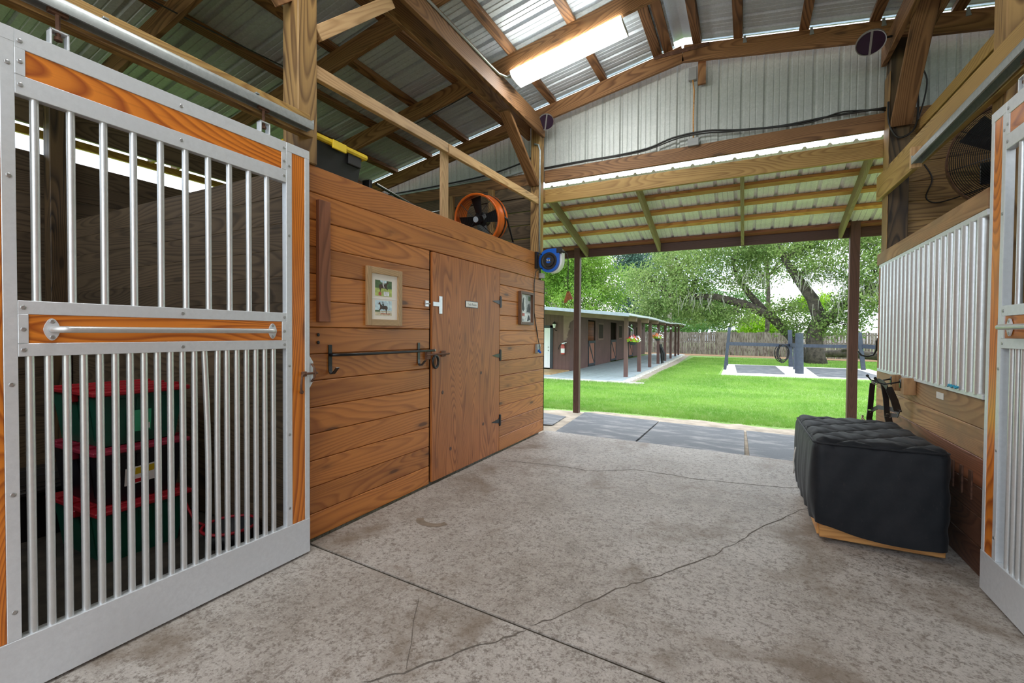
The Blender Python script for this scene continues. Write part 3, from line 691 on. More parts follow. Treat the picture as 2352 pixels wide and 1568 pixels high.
# latch on its leading edge
lt = obj('latch_plate', MB().prism([(-2.372, 1.887, 1.21), (-2.372, 1.918, 1.165), (-2.372, 1.918, 1.045), (-2.372, 1.887, 1.0)], (.012, 0, 0)), 'alu', dL)
obj('latch_bow', MB().tube([(-2.356, 1.903, 1.155), (-2.342, 1.912, 1.13), (-2.336, 1.916, 1.10), (-2.342, 1.912, 1.07), (-2.356, 1.903, 1.045)], .006, 8), 'rust', lt, True)
obj('latch_bolt', MB().tube([(-2.342, 1.83, 1.098), (-2.342, 1.935, 1.098)], .007, 8).cbox(-2.352, -2.338, 1.825, 1.858, 1.082, 1.112, .003), 'rust', lt)
obj('latch_pull', MB().tube([(-2.338, 1.84, 1.10), (-2.328, 1.815, 1.092), (-2.328, 1.808, 1.03), (-2.332, 1.812, .995), (-2.345, 1.83, .985)], .006, 8).lathe((-2.348, 1.825, .99), (1, 0, 0), [(.012, 0), (.012, .006)], 8), 'rust', lt, True)
dR, zR = stall_door('sliding_stall_door', 'right sliding stall door of aluminium and orange wood, cut off by the picture edge', 1.12, -1, 1.865, 3.262, .02, 2.50)

def track(name, label, x0, x1, xb0, xb1, ya, yb, z0, z1, sgn):
    t = empty(name, ((x0+x1)/2, yb, z0), label, 'track', 'sliding door tracks')
    # round-topped box rail, open below
    pr = [(-.5, 0), (-.5, .55), (-.38, .85), (-.15, 1), (.15, 1), (.38, .85), (.5, .55), (.5, 0), (.36, 0), (.36, .1), (.42, .1), (.42, .55), (.3, .8), (-.3, .8), (-.42, .55), (-.42, .1), (-.36, .1), (-.36, 0)]
    cx = (x0+x1)/2; poly = [(cx+p*(x1-x0), ya, z0+q*(z1-z0)) for p, q in pr]
    obj('rail', MB().prism(poly, (0, yb-ya, 0)), 'galv', t, auto=50)
    obj('end_cap', MB().cbox(x0, x1, yb, yb+.004, z0+.005, z1, .001), 'galv', t)
    return t
tL = track('door_track', 'galvanised track above the left sliding stall door', -2.40, -2.338, 0, 0, -1.2, 1.905, 2.565, 2.625, 1)
bb('track_board', -2.475, -2.435, -1.4, 1.962, 2.555, 2.70, 'yellow', tL); bb('track_board', -2.435, -2.402, -1.4, 1.958, 2.55, 2.60, 'golden', tL)
obj('track_bracket', MB().cbox(-2.437, -2.345, 1.55, 1.57, 2.622, 2.63, .001), 'galv', tL); obj('track_bracket', MB().cbox(-2.437, -2.345, .9, .92, 2.622, 2.63, .001), 'galv', tL)
tR = track('door_track', 'galvanised track above the right stall front', 1.09, 1.155, 0, 0, .2, 4.46, 2.645, 2.71, -1)
bb('track_board', 1.165, 1.205, .0, 5.80, 2.70, 2.955, 'yellow', tR) if False else board('track_board', (1.185, 0, 2.66), (1.185, 5.88, 2.845), .04, .245, 'yellow', tR)
bb('track_block', 1.10, 1.165, 4.50, 4.545, 2.63, 2.79, 'pale', tR, 2)
o = board('overhead_rail', (1.44, 3.4, 3.27), (1.44, 5.70, 3.345), .042, .10, 'yellow'); tag(o, 'loose treated timber rail above the right door track', 'rail')

# ------------------------------------------------------------ things on the tack room wall
XF = -2.489
def picture(label, y0, y1, z0, z1, fw, mat, depth=.022):
    p = empty('picture_frame', (XF, (y0+y1)/2, z0), label, 'picture', 'framed pictures on the plank wall')
    bb('frame_side', XF, XF+depth, y0, y0+fw, z0+.001, z1-.001, mat, p, 2, .0015); bb('frame_side', XF, XF+depth, y1-fw, y1, z0+.001, z1-.001, mat, p, 2, .0015)
    bb('frame_side', XF, XF+depth-.0005, y0+fw, y1-fw, z0, z0+fw, mat, p, 1, .0015); bb('frame_side', XF, XF+depth-.0005, y0+fw, y1-fw, z1-fw, z1, mat, p, 1, .0015)
    obj('mount_board', MB().box(XF, XF+.008, y0+fw, y1-fw, z0+fw, z1-fw), 'paper', p); return p
for k, c in {'p_sky': (.55, .72, .88), 'p_tree': (.07, .13, .045), 'p_grass': (.42, .52, .13), 'p_sand': (.62, .55, .38), 'p_horse': (.06, .025, .012), 'p_dark': (.03, .035, .04), 'p_grey': (.40, .42, .43), 'p_red': (.45, .10, .07), 'p_lite': (.72, .74, .74)}.items():
    M[k] = plain('print_'+k[2:], c, .5, var=.35, scale=40)
def patch(name, par, x, polys):                 # flat printed shapes: (material, [(u, v)...]) in metres on the wall plane
    pr = None
    for i, (mt, pl) in enumerate(polys):
        mb = MB(); mb.v = [(x+.0002*i, u, v) for u, v in pl]; mb.f = [tuple(range(len(pl)))]
        o = obj(name if pr is None else 'print_shape', mb, mt, par if pr is None else pr)
        if pr is None: pr = o
    return pr
def rect(a, b, c, d): return [(a, c), (b, c), (b, d), (a, d)]
def horse(cx, cz, s, flip=1):
    P = [(-.50, .05), (-.42, .20), (-.20, .22), (.05, .20), (.22, .26), (.34, .45), (.40, .47), (.52, .34), (.50, .28), (.38, .30), (.32, .10), (.36, -.05), (.46, -.12), (.42, -.18), (.28, -.10), (.20, -.06), (-.05, -.08), (-.22, -.06), (-.30, -.20), (-.34, -.42), (-.40, -.42), (-.38, -.20), (-.46, -.05)]
    return [(cx+flip*s*x, cz+s*z) for x, z in P]
def rider(cx, cz, s, flip=1):
    P = [(-.06, .18), (-.10, .36), (-.02, .48), (.0, .58), (.05, .64), (.11, .60), (.10, .52), (.08, .46), (.20, .34), (.18, .30), (.06, .36), (.06, .18), (.14, .05), (.12, -.06), (.06, -.04), (.04, .08)]
    return [(cx+flip*s*x, cz+s*z) for x, z in P]
p1 = picture('pale oak frame with two colour photographs of a jumping horse', 2.475, 2.856, 1.40, 1.838, .047, 'framewood')
y0, y1 = 2.565, 2.745
patch('photo', p1, XF+.009, [('p_grass', rect(y0, y1, 1.625, 1.745)), ('p_tree', rect(y0, y1, 1.685, 1.745)), ('p_sky', [(y0+.06, 1.73), (y0+.13, 1.725), (y0+.12, 1.745), (y0+.05, 1.745)]), ('p_horse', horse(y0+.09, 1.692, .105)), ('p_lite', rider(y0+.085, 1.690, .09)), ('p_red', rect(y0+.035, y0+.065, 1.63, 1.655)), ('p_lite', rect(y0+.09, y0+.15, 1.628, 1.662))])
patch('photo', p1, XF+.009, [('p_sand', rect(y0, y1, 1.478, 1.592)), ('p_sky', rect(y0, y1, 1.513, 1.592)), ('p_tree', rect(y0, y0+.05, 1.505, 1.518)), ('p_lite', rect(y0+.05, y1, 1.50, 1.505)), ('p_red', rect(y0+.06, y1-.02, 1.488, 1.494)), ('p_horse', horse(y0+.085, 1.532, .10, -1)), ('p_dark', rider(y0+.085, 1.530, .085, -1))])
obj('mount_edge', MB().box(XF+.0085, XF+.0095, 2.522, 2.809, 1.604, 1.609), 'glasswhite', p1)
p2 = picture('brown frame with black-and-white horse photographs beside the cord', 4.99, 5.37, 1.455, 1.868, .032, 'frameb', .04)
patch('photo_collage', p2, XF+.010, [('p_lite', rect(5.03, 5.33, 1.495, 1.83)), ('p_grey', rect(5.18, 5.33, 1.60, 1.83)), ('p_dark', [(5.06, 1.66), (5.09, 1.74), (5.11, 1.80), (5.13, 1.78), (5.13, 1.70), (5.15, 1.65), (5.11, 1.62)]), ('p_dark', [(5.21, 1.62), (5.24, 1.71), (5.29, 1.73), (5.32, 1.66), (5.30, 1.61)]), ('p_tree', rect(5.25, 5.32, 1.76, 1.82)), ('p_red', rect(5.04, 5.15, 1.565, 1.60)), ('p_dark', [(5.22, 1.50), (5.24, 1.56), (5.28, 1.585), (5.31, 1.52)]), ('p_grey', rect(5.05, 5.14, 1.50, 1.53))])

bl = empty('blanket_bar', (XF, 2.7, 1.07), 'black steel blanket bar with hooked brackets on the plank wall', 'blanket bar')
for y in (2.155, 3.085):
    hk = [(XF+.003, y, 1.262), (XF+.003, y, 1.12), (XF+.006, y, 1.085), (XF+.018, y, 1.068), (XF+.034, y, 1.070), (XF+.048, y, 1.085), (XF+.075, y, 1.112)]
    obj('hook_bracket', MB().ribbon(hk, (0, 1, 0), .028, .005), 'blackmetal', bl)
pts = [(XF+.006, 2.155, 1.195)]+[(XF+.006+.075*math.sin(t), 2.155+.20*(1-math.cos(t)), 1.195) for t in [R(a) for a in (15, 30, 50, 70, 85)]]+[(XF+.082, 2.5, 1.195), (XF+.082, 3.0, 1.195), (XF+.082, 3.20, 1.195)]
b = obj('bar', MB().tube(pts, .011, 10), 'blackmetal', bl, True); obj('end_tip', MB().lathe((XF+.082, 3.198, 1.195), (0, 1, 0), [(.012, 0), (.012, .012), (.007, .016)], 10), 'steel', b)
obj('stay', MB().tube([(XF+.082, 3.085, 1.195), (XF+.005, 3.085, 1.20)], .006, 8), 'blackmetal', bl)

# outlet, its plug and the cord up to the reel
ob = empty('wall_outlet', (XF, 5.55, 1.09), 'grey outlet box with a blue plug low on the plank wall', 'outlet')
obj('box', MB().cbox(XF, XF+.035, 5.50, 5.60, 1.085, 1.205, .003), 'galv', ob); obj('plug', MB().tube([(XF+.035, 5.53, 1.12), (XF+.075, 5.51, 1.095)], [.018, .014], 10), 'blue', ob)
o = obj('power_cord', MB().tube([(XF+.06, 5.52, 1.10), (XF+.05, 5.545, 1.16), (XF+.02, 5.56, 1.25), (XF+.008, 5.56, 1.32), (XF+.008, 5.49, 1.50), (XF+.008, 5.445, 1.62), (XF+.008, 5.44, 2.0), (XF+.02, 5.46, 2.16), (XF+.04, 5.50, 2.19)], .006, 8), 'blackrub', None, True); tag(o, 'black cord running from the outlet up to the blue reel', 'cord')
# blue retractable cord reel
re = empty('cord_reel', (-2.34, 5.66, 2.15), 'blue and black retractable power cord reel by the doorway', 'cord reel')
cx, cz, yf = -2.345, 2.315, 5.60
circ = [(cx+.148*math.cos(t), cz+.155*math.sin(t)) for t in [R(a) for a in range(90, 361, 10)]]
out = circ+[(cx+.148, cz+.135), (cx+.13, cz+.155)]
obj('shell', MB().prism([(x, yf, z) for x, z in out], (0, .035, 0)), 'blue', re, auto=40)
obj('back_shell', MB().prism([(x+.025, yf+.035, z-.004) for x, z in out], (0, .10, 0)), 'white', re, auto=40)
obj('front_ring', MB().lathe((cx, yf, cz-.005), (0, -1, 0), [(.115, 0), (.113, .008), (.095, .010), (.078, .004), (.076, .012), (.0, .014)], 32), 'black', re, auto=35)
obj('badge', MB().lathe((cx, yf-.0145, cz-.002), (0, -1, 0), [(.038, 0), (.036, .004), (0, .004)], 24), 'blue', re)
obj('badge_band', MB().cbox(cx-.042, cx+.042, yf-.0205, yf-.015, cz-.013, cz+.011, .001), 'black', re)
text('lettering', '75 ft', (cx, yf-.0215, cz-.001), (1, 0, 0), (0, 0, 1), .030, 'glasswhite', re)
obj('cord_guide', MB().cbox(cx+.10, cx+.175, yf-.005, yf+.06, cz+.085, cz+.165, .012).tube([(cx+.175, yf+.03, cz+.115), (cx+.21, yf+.03, cz+.10)], .018, 10), 'black', re)
obj('wall_bracket', MB().cbox(-2.489, -2.455, 5.46, 5.52, cz-.115, cz+.105, .004).tube([(-2.47, 5.50, cz+.09), (cx-.10, 5.62, cz+.09)], .007, 6).tube([(-2.47, 5.50, cz-.10), (cx-.09, 5.62, cz-.10)], .007, 6), 'blackmetal', re)
hx, hy = cx+.262, 5.63
o = obj('hanging_cord', MB().tube([(cx+.205, hy, cz+.10), (hx-.02, hy, cz+.08), (hx-.003, hy, cz+.03), (hx, hy, cz-.05), (hx+.002, hy, 1.88)], .006, 8), 'blackrub', re, True)
o = obj('pull_stop', MB().prism([(hx-.012, hy-.004, 1.90), (hx+.018, hy-.004, 1.90), (hx+.066, hy-.004, 1.80), (hx-.002, hy-.004, 1.785), (hx-.03, hy-.004, 1.745), (hx-.058, hy-.004, 1.755)], (0, .03, 0)), 'rust', re)
o.data.materials[0] = plain('rust_orange_socket', (.26, .095, .025), .6, var=.4, scale=40)
o = obj('switch_box', MB().cbox(-2.49, -2.43, 5.60, 5.67, 2.09, 2.155, .003), 'greyplastic'); tag(o, 'small grey electrical box under the blue reel', 'electrical box')

# ------------------------------------------------------------ loft goods
tt = empty('storage_tote', (-2.82, 2.34, 2.39), 'black storage tote with a yellow lid up on the loft', 'storage tote')
obj('body', MB().add([(-3.08, 2.12, 2.387), (-2.60, 2.12, 2.387), (-2.60, 2.49, 2.387), (-3.08, 2.49, 2.387), (-3.10, 2.09, 2.64), (-2.57, 2.09, 2.64), (-2.57, 2.52, 2.64), (-3.10, 2.52, 2.64)], [(3, 2, 1, 0), (4, 5, 6, 7), (0, 1, 5, 4), (1, 2, 6, 5), (2, 3, 7, 6), (3, 0, 4, 7)]).cbox(-2.60, -2.555, 2.38, 2.50, 2.56, 2.635, .004), 'black', tt)
lid = obj('lid', MB().cbox(-3.13, -2.54, 2.06, 2.56, 2.635, 2.672, .014), 'yellowp', tt); obj('lid_clip', MB().cbox(-2.545, -2.53, 2.22, 2.34, 2.61, 2.668, .003), 'yellowp', lid)
o = obj('folded_frame', MB().cbox(-2.72, -2.60, 2.62, 3.10, 2.387, 2.47, .006).tube([(-2.62, 2.72, 2.52), (-2.62, 3.25, 2.455)], .012, 8).tube([(-2.70, 2.66, 2.50), (-2.66, 3.2, 2.44)], .008, 8).cbox(-2.68, -2.60, 2.63, 2.66, 2.44, 2.53, .004), 'blackmetal'); tag(o, 'black folded metal frame lying on the loft edge', 'metal frame')
# orange drum fan, turned toward the aisle
fn = empty('drum_fan', (-2.80, 4.75, 2.39), 'orange barrel fan with black blades on the loft', 'fan')
fc = Vector((-2.83, 4.60, 2.685)); fa = Vector((.06, -.96, -.22)).normalized(); fr = .285
def FP(u, v, w):                                   # local frame of the fan: u right, v up, w out of the face
    e1 = Vector((0, 0, 1)).cross(fa).normalized(); e2 = fa.cross(e1); return fc+e1*u+e2*v+fa*w
obj('drum', MB().lathe(fc, fa, [(fr-.012, -.22), (fr-.004, -.23), (fr, -.22), (fr-.004, -.1), (fr, .03), (fr+.012, .045), (fr+.004, .055), (fr-.012, .045), (fr-.016, -.1), (fr-.012, -.22)], 48, False), 'orange', fn, auto=40)
bl_ = MB()
for k in range(4):
    a = R(90*k+8); q = [(.05, -.045, .02), (fr-.03, -.085, .03), (fr-.025, .075, -.03), (.05, .045, -.02)]
    pl = [FP(r*math.cos(a)-t*math.sin(a), r*math.sin(a)+t*math.cos(a), w-.06) for r, t, w in q]; bl_.prism(pl, fa*.006)
obj('blades', bl_, 'blackmetal', fn)
obj('motor_hub', MB().lathe(FP(0, 0, -.16), fa, [(.09, 0), (.09, .10), (.05, .115), (.05, .175), (.046, .18), (0, .18)], 20), 'blackmetal', fn, auto=40)
gg = MB()
for k in range(1, 13): gg.tube([FP((fr-.01)*k/12*math.cos(t), (fr-.01)*k/12*math.sin(t), .04+.02*(1-k/12)) for t in [2*math.pi*j/36 for j in range(36)]], .0013, 4, closed=True)
for k in range(4):
    a = R(45+90*k); gg.tube([FP(.03*math.cos(a), .03*math.sin(a), .06), FP(fr*math.cos(a), fr*math.sin(a), .04)], .004, 5)
obj('front_guard', gg, 'blackmetal', fn); obj('guard_badge', MB().lathe(FP(0, 0, .058), fa, [(.035, 0), (.033, .006), (0, .006)], 20), 'steel', fn)
st = MB(); 
for s_ in (-1, 1): st.tube([FP(s_*fr*.98, .0, -.14), FP(s_*(fr+.02), -.02, -.15), FP(s_*(fr+.01), -.30, -.30), FP(s_*(fr-.02), -.32, .05)], .012, 8)
st.lathe(FP(0, 0, -.15), fa, [(fr+.002, -.012), (fr+.006, -.012), (fr+.006, .012), (fr+.002, .012)], 48, False)
obj('stand', st, 'blackmetal', fn)

# ------------------------------------------------------------ lights, boxes, cables overhead
def fluor(label, yc):
    lf = empty('fluorescent_light', (-1.72, yc, 4.25), label, 'light fixture', 'fluorescent ceiling lights')
    A_ = Vector((-2.32, yc, zb(-2.32)-.006)); B_ = Vector((-1.12, yc, zb(-1.12)-.006)); ax = (B_-A_).normalized(); up = Vector((0, 1, 0)).cross(ax).normalized(); up = -up if up.z < 0 else up; sd = Vector((0, 1, 0))
    def LP(t, s_, u): return A_+(B_-A_)*t+sd*s_+up*u
    pr = [(-.14, -.002), (-.135, -.045), (-.11, -.065), (0, -.075), (.11, -.065), (.135, -.045), (.14, -.002)]
    mb = MB(); mm = len(pr)
    for t in (0, 1): mb.v += [LP(t, a, b) for a, b in pr]
    mb.f = [(i, i+1, mm+i+1, mm+i) for i in range(mm-1)]+[tuple(range(mm)), tuple(range(2*mm-1, mm-1, -1))]
    obj('diffuser', mb, 'tube', lf, auto=40)
    obj('housing', MB().prism([LP(0, -.125, -.0), LP(1, -.125, -.0), LP(1, .125, -.0), LP(0, .125, -.0)], up*.004), 'white', lf)
    for t in (-.004, 1.0): obj('end_cap', MB().prism([LP(t, a*1.02, b*1.03) for a, b in pr], ax*.006), 'tape', lf)
fluor('long lit fluorescent ceiling light with a white diffuser under the rafters', 4.55)
fluor('unseen fluorescent ceiling light added beside the camera to brighten the aisle', 1.35)  # extra unseen fixture, added to lift the interior brightness
fluor('unseen fluorescent ceiling light added behind the camera to brighten the aisle', -1.0)  # second added fixture, fills the near aisle from behind the camera
def purple_disc(label, c, axis, r, mount):
    d = empty('ceiling_disc', c, label, 'round disc', 'round purple discs near the ceiling'); axis = Vector(axis).normalized(); c = Vector(c)
    obj('face', MB().lathe(c, axis, [(r*.95, 0), (r*.93, .006), (0, .008)], 32), 'purple', d)
    obj('rim', MB().lathe(c, axis, [(r*.75, -.05), (r, -.012), (r*1.02, .004), (r, .012), (r*.94, .010)], 32, False), 'steel', d, auto=40)
    u = axis.cross(Vector((0, 0, 1))).normalized(); v = u.cross(axis).normalized()
    obj('strap', MB().ribbon([c+v*r*.95+axis*.012, c+axis*.014, c-v*r*.95+axis*.012], u, .018, .003), 'steel', d)
    obj('mount_arm', MB().tube([c-axis*.03, Vector(mount)], .010, 8), 'blackmetal', d)
purple_disc('small purple disc with silver strap on the left corner post', (-2.36, 5.50, 4.10), (.35, -.55, -.75), .105, (-2.46, 5.58, 4.16))
purple_disc('larger purple disc with silver strap at the right header', (.985, 5.30, 4.06), (-.05, -.55, -.83), .115, (1.15, 5.35, 4.10))
o = obj('junction_box', MB().cbox(-.648, -.557, 5.74, 5.785, 4.33, 4.48, .004), 'greyplastic'); tag(o, 'grey electrical box high on the metal gable near the ridge', 'electrical box')
o = obj('outlet_box', MB().cbox(-.645, -.525, 5.72, 5.76, 3.555, 3.645, .004), 'greyplastic'); tag(o, 'grey outlet box on the beam where the cables rise', 'electrical box')
o = obj('gable_cable', MB().tube([(-.60, 5.755, 4.33), (-.585, 5.757, 4.2), (-.59, 5.757, 3.9), (-.585, 5.755, 3.64)], .008, 8), 'palletwood', None, True); tag(o, 'yellow-brown cable hanging down the metal gable', 'cable')
def cable(name, pts, r, mat, label, cat='cable', n=6):
    P = [Vector(p) for p in pts]; out = []
    for i in range(len(P)-1):                        # Catmull-Rom
        a, b, c, d = P[max(i-1, 0)], P[i], P[i+1], P[min(i+2, len(P)-1)]
        for k in range(5):
            t = k/5; out.append(.5*((2*b)+(c-a)*t+(2*a-5*b+4*c-d)*t*t+(3*b-a-3*c+d)*t**3))
    out.append(P[-1]); o = obj(name, MB().tube(out, r, n), mat, None, True); tag(o, label, cat); return o
cable('cable', [(-2.48, 5.745, 3.60), (-2.0, 5.74, 3.605), (-1.5, 5.74, 3.60), (-1.1, 5.735, 3.62), (-.8, 5.73, 3.69), (-.45, 5.73, 3.70), (-.1, 5.735, 3.645), (.3, 5.74, 3.61), (.75, 5.74, 3.62), (1.2, 5.72, 3.60)], .011, 'blackrub', 'black cable bundle along the beam, upper strand arching over the outlet box')
cable('cable', [(-2.48, 5.74, 3.585), (-1.9, 5.735, 3.59), (-1.2, 5.735, 3.59), (-.75, 5.71, 3.665), (-.45, 5.705, 3.665), (-.2, 5.72, 3.64), (.5, 5.735, 3.59), (.85, 5.73, 3.64), (1.2, 5.73, 3.58)], .008, 'blackrub', 'second black cable drooping along the doorway beam')
cable('cable', [(1.185, 5.585, 3.60), (1.19, 5.575, 3.40), (1.25, 5.57, 3.25), (1.33, 5.57, 3.25), (1.395, 5.58, 3.34), (1.41, 5.60, 3.55), (1.40, 5.62, 3.75), (1.39, 5.64, 3.85)], .009, 'blackrub', 'black cable looping around the dark right post')
cable('cable', [(1.42, 5.60, 3.9), (1.47, 5.60, 3.75), (1.45, 5.6, 3.55), (1.40, 5.60, 3.35)], .007, 'blackrub', 'thin black cable hanging beside the knotty brace')
cable('cable', [(-6.0, 5.72, 3.62), (-5.0, 5.72, 3.60), (-4.0, 5.72, 3.61), (-3.3, 5.72, 3.64), (-2.75, 5.70, 3.72), (-2.66, 5.68, 3.75)], .012, 'blackrub', 'black cable along the beam behind the drum fan')
cable('cable', [(-4.35, .6, 4.0), (-4.2, 1.5, 3.93), (-4.0, 2.4, 3.86), (-3.85, 3.2, 3.84), (-3.75, 3.9, 3.83), (-3.68, 4.3, 3.82), (-3.2, 4.41, 3.98), (-2.7, 4.41, 4.1)], .006, 'blackrub', 'thin black cable sagging under the roof above the loft')
def conduit(pts, r, label): o = obj('conduit', MB().tube(pts, r, 10), 'galv', None, True); tag(o, label, 'conduit', 'metal conduits'); return o
conduit([(-2.402, 2.4, 4.125), (-2.402, 4.15, 4.125), (-2.395, 4.30, 4.125), (-2.36, 4.42, 4.14), (-2.30, 4.50, 4.17)], .012, 'thin metal conduit along the header to the fluorescent light')
conduit([(-2.476, 5.583, 2.42), (-2.476, 5.583, 3.78), (-2.50, 5.583, 3.86), (-2.56, 5.583, 3.88)], .012, 'metal conduit up the corner post above the cord reel')
conduit([(-5.9, 5.735, 3.575), (-3.0, 5.735, 3.575), (-2.75, 5.72, 3.60), (-2.68, 5.70, 3.66)], .014, 'metal conduit along the beam behind the drum fan')

# wire-caged fan in the right stall
cf = empty('cage_fan', (1.95, 5.2, 2.45), 'large black wire-caged fan in the right stall', 'fan'); fc = Vector((1.95, 5.18, 2.85)); fa = Vector((-.20, -.97, -.12)).normalized(); fr = .43
cg = MB()
for k in range(1, 35): cg.tube([FP(fr*k/34*math.cos(t), fr*k/34*math.sin(t), .12*math.cos(k/34*math.pi/2)) for t in [2*math.pi*j/48 for j in range(48)]], .0030, 4, closed=True)
for k in range(8):
    a = R(10+45*k); cg.tube([FP(fr*q*math.cos(a), fr*q*math.sin(a), .12*math.cos(q*math.pi/2)) for q in (.05, .3, .55, .8, 1)], .004, 5)
obj('cage', cg, 'blackmetal', cf)
obj('rim', MB().lathe(fc, fa, [(fr-.003, -.10), (fr+.006, -.09), (fr+.008, .0), (fr+.004, .008), (fr-.006, 0), (fr-.003, -.10)], 48, False), 'rust', cf, auto=40)
bl_ = MB()
for k in range(3):
    a = R(120*k+20); q = [(.05, -.06, .02), (fr-.05, -.12, .03), (fr-.05, .10, -.03), (.05, .05, -.02)]
    bl_.prism([FP(r*math.cos(a)-t*math.sin(a), r*math.sin(a)+t*math.cos(a), w-.03) for r, t, w in q], fa*.005)
obj('blades', bl_, 'blackmetal', cf); obj('motor', MB().lathe(FP(0, 0, -.2), fa, [(.08, 0), (.09, .02), (.09, .15), (.04, .17), (.04, .25)], 20), 'blackmetal', cf, auto=40)
obj('mount', MB().tube([FP(0, 0, -.15), (fc.x+.05, 5.75, fc.z)], .02, 8).cbox(fc.x-.05, fc.x+.15, 5.735, 5.75, fc.z-.1, fc.z+.1, .003), 'blackmetal', cf)
cable('fan_cord', [(1.50, 5.735, 3.0), (1.56, 5.73, 2.85), (1.52, 5.735, 2.68), (1.62, 5.72, 2.62), (1.85, 5.5, 2.66)], .006, 'blackrub', 'thin cord hanging beside the wire-caged fan', 'cord')

# ------------------------------------------------------------ totes in the left stall
def tote(label, x0, x1, y0, y1, z0, h, body, lid, grp='stacked storage totes in the left stall', sticker=None):
    t = empty('storage_tote', ((x0+x1)/2, (y0+y1)/2, z0), label, 'storage tote', grp); k = .035
    v = [(x0+k, y0+k, z0), (x1-k, y0+k, z0), (x1-k, y1-k, z0), (x0+k, y1-k, z0), (x0, y0, z0+h-.03), (x1, y0, z0+h-.03), (x1, y1, z0+h-.03), (x0, y1, z0+h-.03)]
    b = MB().add(v, [(3, 2, 1, 0), (4, 5, 6, 7), (0, 1, 5, 4), (1, 2, 6, 5), (2, 3, 7, 6), (3, 0, 4, 7)])
    for q in (.25, .5, .75):
        xq = x0+(x1-x0)*q; b.prism([(xq-.04, y0+k*.8, z0+.03), (xq+.04, y0+k*.8, z0+.03), (xq+.045, y0-.004, z0+h-.06), (xq-.045, y0-.004, z0+h-.06)], (0, .01, 0))
        yq = y0+(y1-y0)*q; b.prism([(x1-k*.8, yq-.03, z0+.03), (x1-k*.8, yq+.03, z0+.03), (x1+.004, yq+.035, z0+h-.06), (x1+.004, yq-.035, z0+h-.06)], (-.01, 0, 0))
    obj('body', b, body, t)
    for yq in (y0, y1): obj('handle', MB().cbox(x0+.24, x1-.24, yq-.03, yq+.03, z0+h-.08, z0+h-.035, .006), lid, t)
    l = obj('lid', MB().cbox(x0-.028, x1+.028, y0-.028, y1+.028, z0+h-.035, z0+h-.008, .006).cbox(x0+.03, x1-.03, y0+.03, y1-.03, z0+h-.012, z0+h, .004), lid, t)
    for q in (.2, .5, .8): obj('lid_rib', MB().cbox(x0+(x1-x0)*q-.02, x0+(x1-x0)*q+.02, y0-.024, y1+.024, z0+h-.01, z0+h+.006, .003), lid, l)
    return t
t1 = tote('dark green tote with a red lid at the bottom of the stack', -3.88, -3.26, 1.21, 1.66, -.008, .33, 'green', 'red')
t2 = tote('black tote with a cranberry lid in the middle of the stack', -3.88, -3.28, 1.21, 1.66, .328, .335, 'translblk', 'maroon')
t3 = tote('dark green tote with a red lid on top of the stack', -3.88, -3.28, 1.21, 1.66, .669, .335, 'green', 'red')
for t, z0, cols, txt in ((t2, .40, 'glasswhite', 'H'), (t3, .73, 'green2', '')):
    if cols == 'green2':
        M['green2'] = plain('light_green_sticker', (.05, .42, .22), .5)
        obj('sticker', MB().prism([(-3.282, 1.355, .74), (-3.282, 1.475, .74), (-3.274, 1.475, .87), (-3.274, 1.355, .87)], (.002, 0, 0)), 'green2', t)
        M['stickw'] = plain('barcode_white', (.7, .72, .7), .5); obj('barcode', MB().box(-3.279, -3.2755, 1.43, 1.468, .75, .785), 'stickw', t)
    else:
        obj('sticker', MB().prism([(-3.303, 1.345, .415), (-3.303, 1.50, .425), (-3.293, 1.50, .53), (-3.293, 1.345, .52)], (.008, 0, 0)), 'glasswhite', t)
        obj('sticker_panel', MB().prism([(-3.293, 1.395, .468), (-3.293, 1.495, .474), (-3.2835, 1.495, .522), (-3.2835, 1.395, .516)], (.002, 0, 0)), 'yellowp', t)
        obj('sticker_band', MB().prism([(-3.297, 1.395, .425), (-3.297, 1.455, .429), (-3.290, 1.455, .452), (-3.290, 1.395, .448)], (.004, 0, 0)), 'petalred', t)
        text('lettering', 'H', (-3.284, 1.368, .505), (0, 1, 0), (.05, 0, 1), .028, 'petalorange', t)
tote('low black tote on the stall floor left of the stack', -4.75, -4.05, .95, 1.55, -.008, .34, 'black', 'black', 'dark bins on the stall floor')
rb = empty('rubber_tub', (-2.95, 1.76, 0), 'low black tub with a red rim beside the tote stack', 'tub')
obj('basin', MB().lathe((-2.95, 1.76, -.008), (0, 0, 1), [(.13, 0), (.15, .10), (.145, .10), (.12, .01), (0, .01)], 20), 'black', rb, True); obj('rim', MB().tube([(-2.95+.155*math.cos(t), 1.76+.155*math.sin(t), .098) for t in [2*math.pi*k/24 for k in range(24)]], .010, 6, closed=True), 'red', rb, True)
obj('rope_handle', MB().tube([(-3.06, 1.68, .10), (-3.12, 1.64, .13), (-3.16, 1.62, .22), (-3.18, 1.60, .30)], .008, 6), 'red', rb, True)
